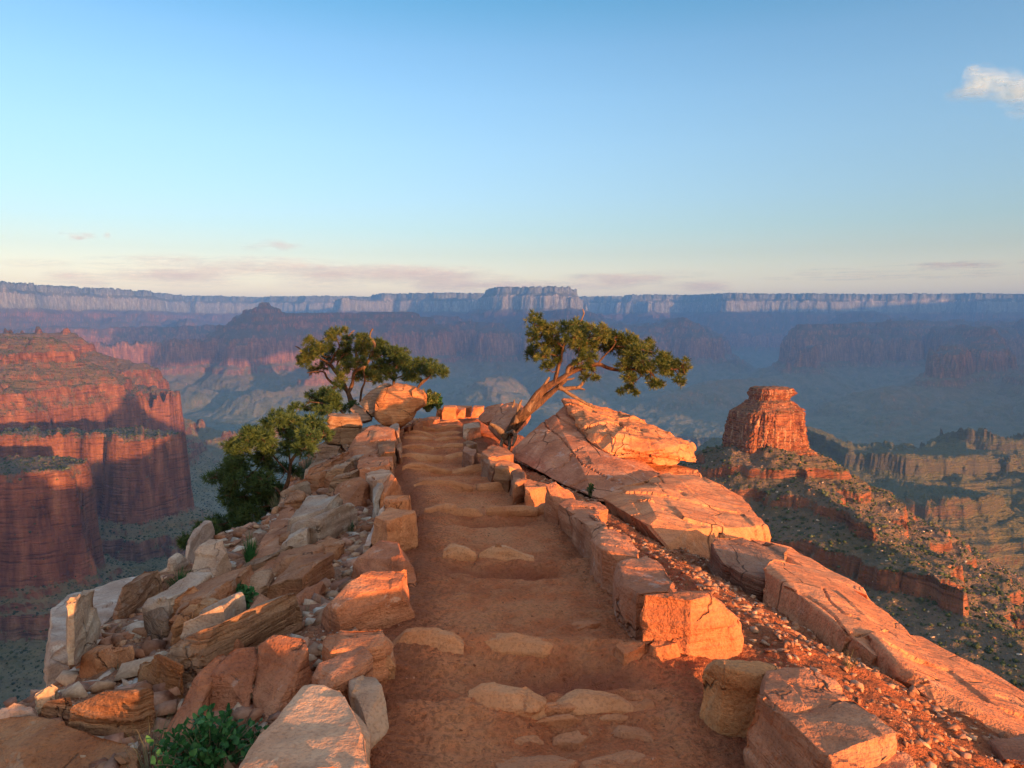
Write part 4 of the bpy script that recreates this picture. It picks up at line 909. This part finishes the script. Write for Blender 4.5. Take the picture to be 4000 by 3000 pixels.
tree('pinyon_tree', 'windswept pinyon leaning right with twisted trunk, on the great slab', (-60, 1560), 1106, 553, 12.9,
 [([(-50,1560,.3),(20,1440,.1),(100,1350),(190,1250),(290,1140),(400,1080),(500,1010),(600,970),(740,935),(830,965),(930,985),(1050,980),(1200,1005)], 62, 8),
  ([(-20,1530,.2),(60,1420,.1),(170,1330),(270,1240),(350,1180),(410,1125),(470,1070)], 60, 18),
  ([(365,1100),(395,980),(425,890),(440,790),(470,700)], 26, 9), ([(500,1010),(540,940),(600,885),(640,800),(650,720)], 18, 8),
  ([(740,935),(790,870),(860,800),(900,740)], 14, 6), ([(930,985),(1080,930),(1250,940),(1400,980),(1480,960)], 16, 5),
  ([(440,790),(330,700),(220,600)], 12, 5), ([(430,880),(330,850),(200,850)], 10, 4), ([(1050,980),(1120,1030),(1050,1090)], 8, 4), ([(900,780),(1050,790),(1200,830)], 9, 4)],
 [([(130,1330),(200,1220),(270,1130),(322,1045)], 40, 6), ([(400,1130),(440,1150),(520,1138),(580,1140),(632,1156)], 26, 5), ([(560,1138),(600,1110),(630,1060),(690,1018)], 16, 6),
  ([(400,1120),(480,1180),(580,1240),(660,1285),(716,1308)], 17, 9), ([(480,1010),(490,960),(540,925),(600,880)], 22, 8), ([(520,760),(570,600),(600,550),(622,490),(605,458)], 10, 4),
  ([(30,1440),(60,1300),(85,1240)], 22, 5), ([(0,1300),(15,1290),(20,1240)], 16, 4), ([(440,1100),(460,1070),(520,1060),(540,1050)], 12, 4),
  ([(-60,1560,-.1),(-110,1500,-.2),(-150,1470,-.2),(-190,1450,-.3)], 30, 12), ([(-40,1540),(10,1520,-.3),(30,1560,-.4),(0,1640,-.5)], 20, 10), ([(-70,1560),(-90,1620,-.2),(-100,1700,-.3)], 20, 12), ([(-30,1560),(-20,1640,-.3),(-50,1720,-.4)], 18, 10)],
 [(190,540,55),(200,600,60),(260,620,50),(330,620,45),(240,680,60),(180,700,40),(350,690,60),(300,760,80),(380,800,80),(200,820,50),(160,860,45),(260,860,60),(350,900,60),(300,960,40),(480,620,60),(540,600,60),(600,640,70),(520,700,80),(640,700,80),(580,780,80),(700,620,50),(740,640,50),(760,700,60),(830,680,50),(700,790,70),(640,860,70),(600,920,60),(680,960,50),(620,1030,30),(720,1050,25),(800,780,70),(860,730,60),(920,700,70),(980,720,60),(1050,740,50),(900,800,70),(980,800,70),(1060,820,70),(1140,800,60),(1200,830,60),(1240,760,35),(1270,860,50),(1100,900,70),(1000,880,60),(950,930,60),(1050,980,60),(1000,1030,50),(1050,1080,40),(1150,960,60),(1200,1020,50),(1250,950,60),(1330,920,60),(1400,940,60),(1360,1000,50),(1440,960,50),(1480,930,45),(1500,1010,40),(1400,1060,40),(1180,1080,35),(1250,1100,30),(1000,1130,25),(980,1190,20),(1040,1170,20),(1290,1110,18)],
 M_NEED, 1)
JG = 'junipers and pinyons left of the trail'
tree('pinyon_tree', 'pinyon with forked orange trunk behind the big banded boulder', (835, 1330), 553, 553, 19.2,
 [([(835,1330),(820,1260),(795,1180),(765,1120),(735,1060),(690,1000),(640,935),(560,885),(480,850),(420,830)], 30, 7), ([(770,1125),(690,1115),(620,1060),(585,1000),(500,1000),(440,1010)], 17, 5),
  ([(800,1180),(830,1110),(850,1010),(930,960)], 20, 15), ([(900,1260),(912,1160),(940,1080),(930,990),(960,900)], 15, 6), ([(640,935),(680,850),(720,790),(690,690)], 13, 5), ([(735,1060),(700,940),(760,850),(800,780)], 12, 5), ([(850,1010),(900,900),(940,800)], 11, 5)],
 [([(930,960),(985,880),(1022,800),(1020,750),(985,700),(995,650),(1012,628)], 15, 6), ([(885,915),(865,840),(885,770),(870,745),(880,708)], 14, 6), ([(440,835),(400,815),(375,795),(340,778)], 10, 4), ([(800,690),(830,660),(850,640)], 7, 3)],
 [(700,650,40),(720,690,50),(760,730,50),(820,640,20),(540,740,50),(580,780,60),(640,800,60),(520,830,60),(460,830,50),(480,900,50),(600,870,60),(700,880,50),(780,790,50),(740,850,50),(370,900,30),(420,890,40),(460,990,40),(520,960,40),(920,700,40),(960,740,60),(1000,830,60),(940,800,60),(840,920,60),(800,960,50),(880,990,60),(940,1020,60),(1000,1040,60),(860,1050,60),(800,1030,40),(960,900,50),(1040,1070,40)],
 M_NEED, 2, 1.0, .10, .010, 1.0, group=None)
tree('pinyon_tree', 'pinyon spreading right behind the top of the big banded boulder', (1190, 1180), 553, 553, 20.5,
 [([(1190,1180),(1190,1080),(1200,1000),(1230,920)], 18, 8), ([(1190,1070),(1120,1020),(1040,970),(1000,900)], 13, 6), ([(1380,1180),(1410,1125),(1480,1060),(1530,1010),(1600,985)], 15, 6), ([(1200,1060),(1290,1030),(1380,1030)], 9, 5)],
 [([(1400,1130),(1440,1080),(1500,1040)], 9, 4)],
 [(1040,760,50),(1080,800,60),(1120,830,50),(1060,870,60),(1220,820,60),(1260,860,70),(1200,880,60),(1300,900,50),(1150,940,60),(1080,950,60),(1240,960,70),(1320,960,60),(1360,1000,50),(1180,1010,60),(1440,920,50),(1480,950,60),(1540,960,50),(1600,980,50),(1640,1000,35),(1500,1010,50),(1420,1000,50),(1380,1070,40),(1100,1010,50),(1330,1040,40)],
 M_NEEDD, 3, 1.0, .10, .010, .8)
tree('juniper', 'low dark juniper spreading left below the forked pinyon', (790, 1400), 553, 553, 18.0,
 [([(790,1400),(720,1330),(640,1290),(560,1270),(460,1260)], 12, 5), ([(720,1330),(700,1240),(640,1160)], 8, 4), ([(640,1360),(560,1330),(470,1330)], 9, 4)], [],
 [(640,1150,50),(600,1180,50),(460,1240,60),(400,1290,50),(520,1250,70),(600,1260,60),(680,1240,60),(480,1330,50),(560,1310,60),(640,1310,50),(760,1330,40),(700,1180,40),(380,1330,30),(700,1290,50),(560,1370,40),(800,1310,35)],
 M_NEEDD, 4, 1.0, .10, .010, .8)
tree('pinyon_tree', 'dark bushy pinyon rooted below the left shoulder', (435, 1120), 497.7, 829.5, 12.6,
 [([(435,1120),(430,1040),(450,950),(500,840),(520,700),(560,620),(640,560),(720,470)], 26, 7), ([(445,960),(380,890),(280,870),(200,820),(100,790),(0,780)], 18, 5), ([(510,780),(420,680),(330,560),(300,420)], 13, 4), ([(520,700),(500,560),(480,420)], 12, 4), ([(430,1060),(340,1050),(200,1090),(60,1160),(-80,1220)], 16, 5), ([(440,1000),(300,960),(180,920)], 11, 5)],
 [([(600,660),(610,580),(600,540)], 7, 3)],
 [(470,280,40),(440,330,50),(350,340,50),(290,300,40),(270,400,60),(380,410,60),(470,400,50),(200,440,60),(130,440,50),(100,500,50),(300,480,70),(400,500,60),(180,530,60),(560,320,50),(580,400,60),(640,450,60),(700,350,60),(680,420,60),(760,400,60),(800,440,50),(740,500,60),(620,520,60),(550,470,50),(480,570,50),(30,720,60),(100,700,60),(200,690,60),(300,640,60),(20,800,50),(140,780,60),(400,760,60),(300,760,60),(480,780,50),(200,900,70),(100,900,70),(20,950,60),(280,960,70),(360,960,60),(80,1020,70),(180,1060,70),(260,1060,60),(0,1100,60),(100,1140,70),(180,1180,60),(40,1220,60),(-60,1180,60),(-140,1230,60),(-220,1270,50),(-100,1280,60),(-20,1280,50),(-80,780,50),(-120,740,40),(-40,740,50),(370,1060,50),(300,1150,50),(-60,1090,50),(-100,1020,40),(-170,1190,45)],
 M_NEEDD, 5, .9, .10, .010, .7, rm=1.45)
# small plants
def plant(name, label, u, v, Y0, n_, H, spread, mat, kind='grass', seed=0, cat='plant', L=.03, Wd=.02):
    rs = np.random.RandomState(seed); b = P(u, v, Y0)
    V = []; Fc = []
    e = bpy.data.objects.new(name, None); col.objects.link(e); e.location = b; tag(e, label, cat)
    tb = Tubes(); C = []; D = []
    for i in range(n_):
        a = rs.uniform(0, 6.28); k = rs.uniform(0, 1) ** .6; h = H * rs.uniform(.5, 1.1)
        tip = Vector((math.cos(a) * spread * k, math.sin(a) * spread * k, h * (1 - .35 * k)))
        b0 = Vector((math.cos(a) * spread * .15 * k, math.sin(a) * spread * .15 * k, -.03))
        midp = b0.lerp(tip, .5) + Vector((0, 0, h * .18))
        if kind == 'grass':
            q, r = catmull([b0, midp, tip], [1, 1, 1], h / 5)
            s = Vector((-math.sin(a), math.cos(a), 0)).lerp(Vector((1, 0, 0)), .5).normalized() * Wd
            j = len(V)
            for t, c in enumerate(q): f = 1 - t / (len(q) - .5); V += [c - s * f, c + s * f]
            for t in range(len(q) - 1): Fc.append((j + 2 * t, j + 2 * t + 1, j + 2 * t + 3, j + 2 * t + 2))
        else:
            tb.add([b + b0, b + midp, b + tip], [.004 + .01 * H, .004, .002], 4, .1, 0, 0)
            for t in np.linspace(.25, 1, int(5 + h * 22)):
                c = b0.lerp(midp, t * 2) if t < .5 else midp.lerp(tip, t * 2 - 1)
                C.append(c); D.append(Vector(rs.normal(0, 1, 3)) + Vector((0, 0, .4)))
    if kind == 'grass': new_mesh('blades', V, Fc, mat, True, e)
    else:
        tb.build('stem', M_GRASS, e)
        LV, LF = [], []
        for c, d in zip(C, D):
            for s_ in (1, -1):
                dd = (d * s_ + Vector((0, 0, .3))).normalized(); sd_ = dd.cross(Vector(rs.normal(0, 1, 3))).normalized(); l = L * rs.uniform(.6, 1.2); w_ = l * .32
                up = dd.cross(sd_) * l * .12; j = len(LV)
                LV += [c, c + dd * l * .35 + sd_ * w_ - up, c + dd * l * .35 - sd_ * w_ - up, c + dd * l * .75 + sd_ * w_ * .7, c + dd * l * .75 - sd_ * w_ * .7, c + dd * l + up * .5]
                LF += [(j, j + 1, j + 2), (j + 1, j + 3, j + 4, j + 2), (j + 3, j + 5, j + 4)]
        new_mesh('leaves', LV, LF, mat, True, e)
    return e
def GP(u, v, ymax=12): return hit(u, v, 0, ymax).y
plant('leafy_shrub', 'bright green leafy shrub in the bottom left among boulders', 455, 1675, 2.75, 70, .26, .22, M_LEAF, 'leaf', 1, 'shrub', .035)
plant('grass_clump', 'tall dry grass clump with seed heads left of the leafy shrub', 325, 1680, 2.8, 60, .34, .20, M_GRASS, 'grass', 2, 'grass', Wd=.0035)
plant('leafy_shrub', 'small dark green leafy plant between the ribs and blocks, left slope', 500, 1338, GP(500, 1338, 7), 40, .24, .16, M_LEAF, 'leaf', 3, 'shrub', .045)
plant('small_shrub', 'narrow upright dark green tuft standing in the rubble chute', 541, 1232, GP(541, 1232, 9), 260, .38, .09, M_LEAF, 'grass', 4, 'shrub', Wd=.004)
plant('small_shrub', 'low grassy green tuft among the pale slabs', 388, 1268, GP(388, 1268, 8.5), 220, .2, .22, M_LEAF, 'grass', 5, 'shrub', Wd=.004)
plant('grass_clump', 'grey green bunch grass beside the rock stack', 662, 1035, 13.8, 260, .55, .35, leaf_mat('sage_grass', (.08,.12,.08), (.14,.19,.12), (.2,.25,.16)), 'grass', 6, 'grass', Wd=.006)
plant('grass_clump', 'pale green grass tuft at the root of the dark pinyon', 596, 1112, 11.5, 130, .4, .14, M_GRASS, 'grass', 7, 'grass', Wd=.005)
plant('small_shrub', 'yellow green bush right of the big banded boulder', 925, 887, 19, 130, .55, .35, M_NEED, 'leaf', 8, 'shrub', .06)
plant('small_shrub', 'small conical green sapling at the far left of the trail end', 946, 885, 21, 60, .5, .16, M_LEAF, 'leaf', 9, 'shrub', .05)
plant('small_shrub', 'tiny yellow flowering tuft on the skyline of the great slab', 1404, 927, 13.4, 40, .1, .08, M_NEED, 'grass', 10, 'plant', Wd=.004)
plant('small_shrub', 'tiny sprouting plant in the pebbles below the great slab', 1276, 1067, 8.9, 12, .16, .06, M_NEED, 'leaf', 11, 'plant', .03)
plant('small_shrub', 'small dark plant by the flat rock left of the rusty slab', 757, 1162, 7.2, 8, .18, .04, M_GRASS, 'leaf', 12, 'plant', .02)

for i, (u_, v_, ym) in enumerate([(660, 1330, 7), (575, 1340, 7.5), (455, 1400, 6), (1830, 1440, 5), (1395, 1130, 9), (640, 1270, 8), (250, 1450, 6)]):
    plant('grass_tuft', 'sparse dry straw coloured tuft among the loose stones', u_, v_, hit(u_, v_, 0, ym).y, 26, .12, .09, M_GRASS, 'grass', 30 + i, 'grass', Wd=.0025)['group'] = 'dry grass tufts among the stones'
# ---------------------------------------------------------------- butte and scrub on its slopes
def butte_part(levels, cx, cy, seed, nth=520, nz=150):
    """levels: (z, half width x, half width y, centre shift x); rows between follow them, noise makes joints and beds"""
    z = np.linspace(levels[0][0], levels[-1][0], nz); L = np.array(levels)[::-1]
    rx = np.interp(z, L[:, 0], L[:, 1]); ry = np.interp(z, L[:, 0], L[:, 2]); sh = np.interp(z, L[:, 0], L[:, 3])
    th = np.linspace(0, 2 * np.pi, nth, endpoint=False); T, Zg = np.meshgrid(th, z)
    c, s = np.cos(T), np.sin(T); e = .45
    ux0 = np.sign(c) * np.abs(c) ** e; uy0 = np.sign(s) * np.abs(s) ** e; ra = .22; ux = ux0 * math.cos(ra) - uy0 * math.sin(ra); uy = ux0 * math.sin(ra) + uy0 * math.cos(ra); ux, uy = ux * .9, uy * .9
    ax = ux * 20; ay = uy * 20
    j = bil(ax / 5 + Zg * .012 + seed, ay / 5, 4, seed) * .035 + fbm(ax / 13 + seed, ay / 13 + Zg * .02, 3, seed + 5) * .10
    bed = fbm(Zg / 1.7 + 0 * T, T * 0 + fbm(ax / 8, ay / 8, 2, seed + 9) * .3, 3, seed + 20) * .03
    fn = fbm(ax / 1.3, ay / 1.3 + Zg / 2.0, 3, seed + 30) * .03 - .035 * np.exp(-(gn(ax / 7 + 3, ay / 7 + Zg * .01, seed + 50) / .05) ** 2)
    k = 1 + j + bed + fn
    X = cx + sh[:, None] + ux * rx[:, None] * k; Y = cy + uy * ry[:, None] * k
    Zz = Zg + fbm(X / 6, Y / 6, 3, seed + 40) * .8
    V = np.stack([X, Y, Zz], -1).reshape(-1, 3)
    i = np.arange(nz * nth).reshape(nz, nth); a = i[:-1]; b = i[1:]
    Fq = np.stack([a, b, np.roll(b, -1, 1), np.roll(a, -1, 1)], -1).reshape(-1, 4)
    return V, Fq
def butte_material():
    n = NT('butte_rock'); p = n.pos(); nz = n.sep(n.nrm(), 2)
    f = n.noise(n.scale(p, (.12, .12, .9)), 1.0, 5, .6); g = n.noise(p, .25, 5, .6); st = n.noise(n.scale(p, (.5, .5, .06)), 1.0, 4)
    c = n.ramp(g, [(.3, (.17, .052, .025)), (.5, (.25, .08, .037)), (.68, (.34, .135, .065))])
    c = n.mix(n.ramp(f, [(.40, .9), (.48, 0.0)]), c, n.mix(1.0, c, (.35, .3, .3), 'MULTIPLY'))
    c = n.mix(n.ramp(n.vor(n.scale(p, (1, 1, .35)), .22, 'DISTANCE_TO_EDGE'), [(.0, .85), (.035, 0.0)]), c, (.05, .02, .012))
    c = n.mix(n.ramp(st, [(.55, 0.0), (.7, .6)]), c, (.55, .36, .22))
    top = n.ramp(nz, [(.6, 0.0), (.8, 1.0)])
    sc_ = n.mix(n.ramp(n.vor(p, .45), [(.25, 1.0), (.4, 0.0)]), (.20, .09, .05), (.04, .045, .02))
    c = n.mix(top, c, sc_)
    n.bsdf(c, .95, n.bump(n.math('ADD', f, n.math('MULTIPLY', g, .7)), .9, 2.0), .1); return n.m
MB = butte_material()
bt = bpy.data.objects.new('butte', None); col.objects.link(bt); bt.location = (211, 600, -112)
tag(bt, 'stepped red sandstone butte lit orange, standing above the scrub slope on the right', 'butte')
def bpart(name, levels, seed, **k):
    V, Fq = butte_part(levels, 211, 600, seed, **k)
    return new_mesh(name, V - np.array((211, 600, -112))[None], Fq, MB, True, bt)
bpart('cliff', [(-69, 1, 1, 4), (-70.5, 14, 13, 3), (-72.5, 24, 22, 2), (-74, 26.5, 24, 1.5), (-84, 28, 25, .5), (-98, 29, 26, -.5), (-106, 30, 27, 0), (-118, 31, 28, 0)], 3)
bpart('slope', [(-63, 10, 9, 2), (-65, 17, 15, 2), (-70, 22, 20, 2), (-72, 25, 23, 2)], 6, nz=50)
bpart('cap', [(-53, 1, 1, 2), (-53.4, 10, 8, 2), (-54.5, 15, 12, 3), (-58, 17.5, 14, 4), (-60, 17, 13, 3), (-62, 14.5, 11, 2), (-66, 15.5, 12, 1)], 9, nz=70)
bpart('ledge', [(-103, 28, 26, 2), (-104.5, 31, 29, 4), (-108, 32, 30, 5), (-114, 33, 31, 5)], 12, nz=50)
# scrub and pale boulders scattered over the slope
def blob(seed):
    rr = random.Random(seed); bm = bmesh.new(); bmesh.ops.create_icosphere(bm, subdivisions=1, radius=.5)
    for v in bm.verts: v.co *= rr.uniform(.65, 1.25); v.co.z *= .8
    bm.verts.ensure_lookup_table(); bm.verts.index_update()
    V = np.array([v.co for v in bm.verts]); Fc = np.array([[v.index for v in f.verts] for f in bm.faces]); bm.free(); return V, Fc
BL = [blob(i) for i in range(8)]
rs = np.random.RandomState(9)
n = NT('scrub_leaves'); att = n.n('ShaderNodeAttribute'); att.attribute_name = 'col'; n.bsdf(att.outputs['Color'], .9, None, .05); M_SCR = n.m
def slope_pts(n_, u0, u1, y0, y1):
    u = rs.uniform(u0, u1, n_); y = y0 + (y1 - y0) * rs.uniform(0, 1, n_) ** .8; x = u * y
    return x, y
x, y = slope_pts(15000, .2, .8, 200, 900)
k = (gn(x / 25, y / 25, 900) > -.3 + .0 * x); x, y = x[k], y[k]; z = H_canyon(x, y); k = z > -260; x, y, z = x[k], y[k], z[k]
scatter('desert_scrub', x, y, z, 1.0 + 2.4 * rs.uniform(0, 1, len(x)) ** 3, M_SCR, np.array([(.045, .055, .022), (.06, .07, .03), (.09, .095, .045), (.035, .045, .02)]), 21, .1, True, prot=BL)
x, y = slope_pts(9000, .2, .8, 200, 900); z = H_canyon(x, y); k = z > -260; x, y, z = x[k], y[k], z[k]
scatter('scree', x, y, z, .4 + 3.2 * rs.uniform(0, 1, len(x)) ** 6, M_RUB, np.array([(.42, .22, .12), (.5, .32, .2), (.36, .16, .09), (.6, .45, .33)]), 22, .2)
x, y = slope_pts(30000, -.75, -.2, 650, 2600); x2, y2 = x, y; z = H_canyon(x, y)
zx = H_canyon(x + 2, y); k = (np.abs(zx - z) < 2.6) & (z > -560); x, y, z = x[k], y[k], z[k]
scatter('desert_scrub', x, y, z, 1.5 + 4.5 * rs.uniform(0, 1, len(x)) ** 2.5, M_SCR, np.array([(.045, .055, .022), (.06, .07, .03), (.09, .095, .045), (.035, .045, .02)]), 23, .1, True, prot=BL)
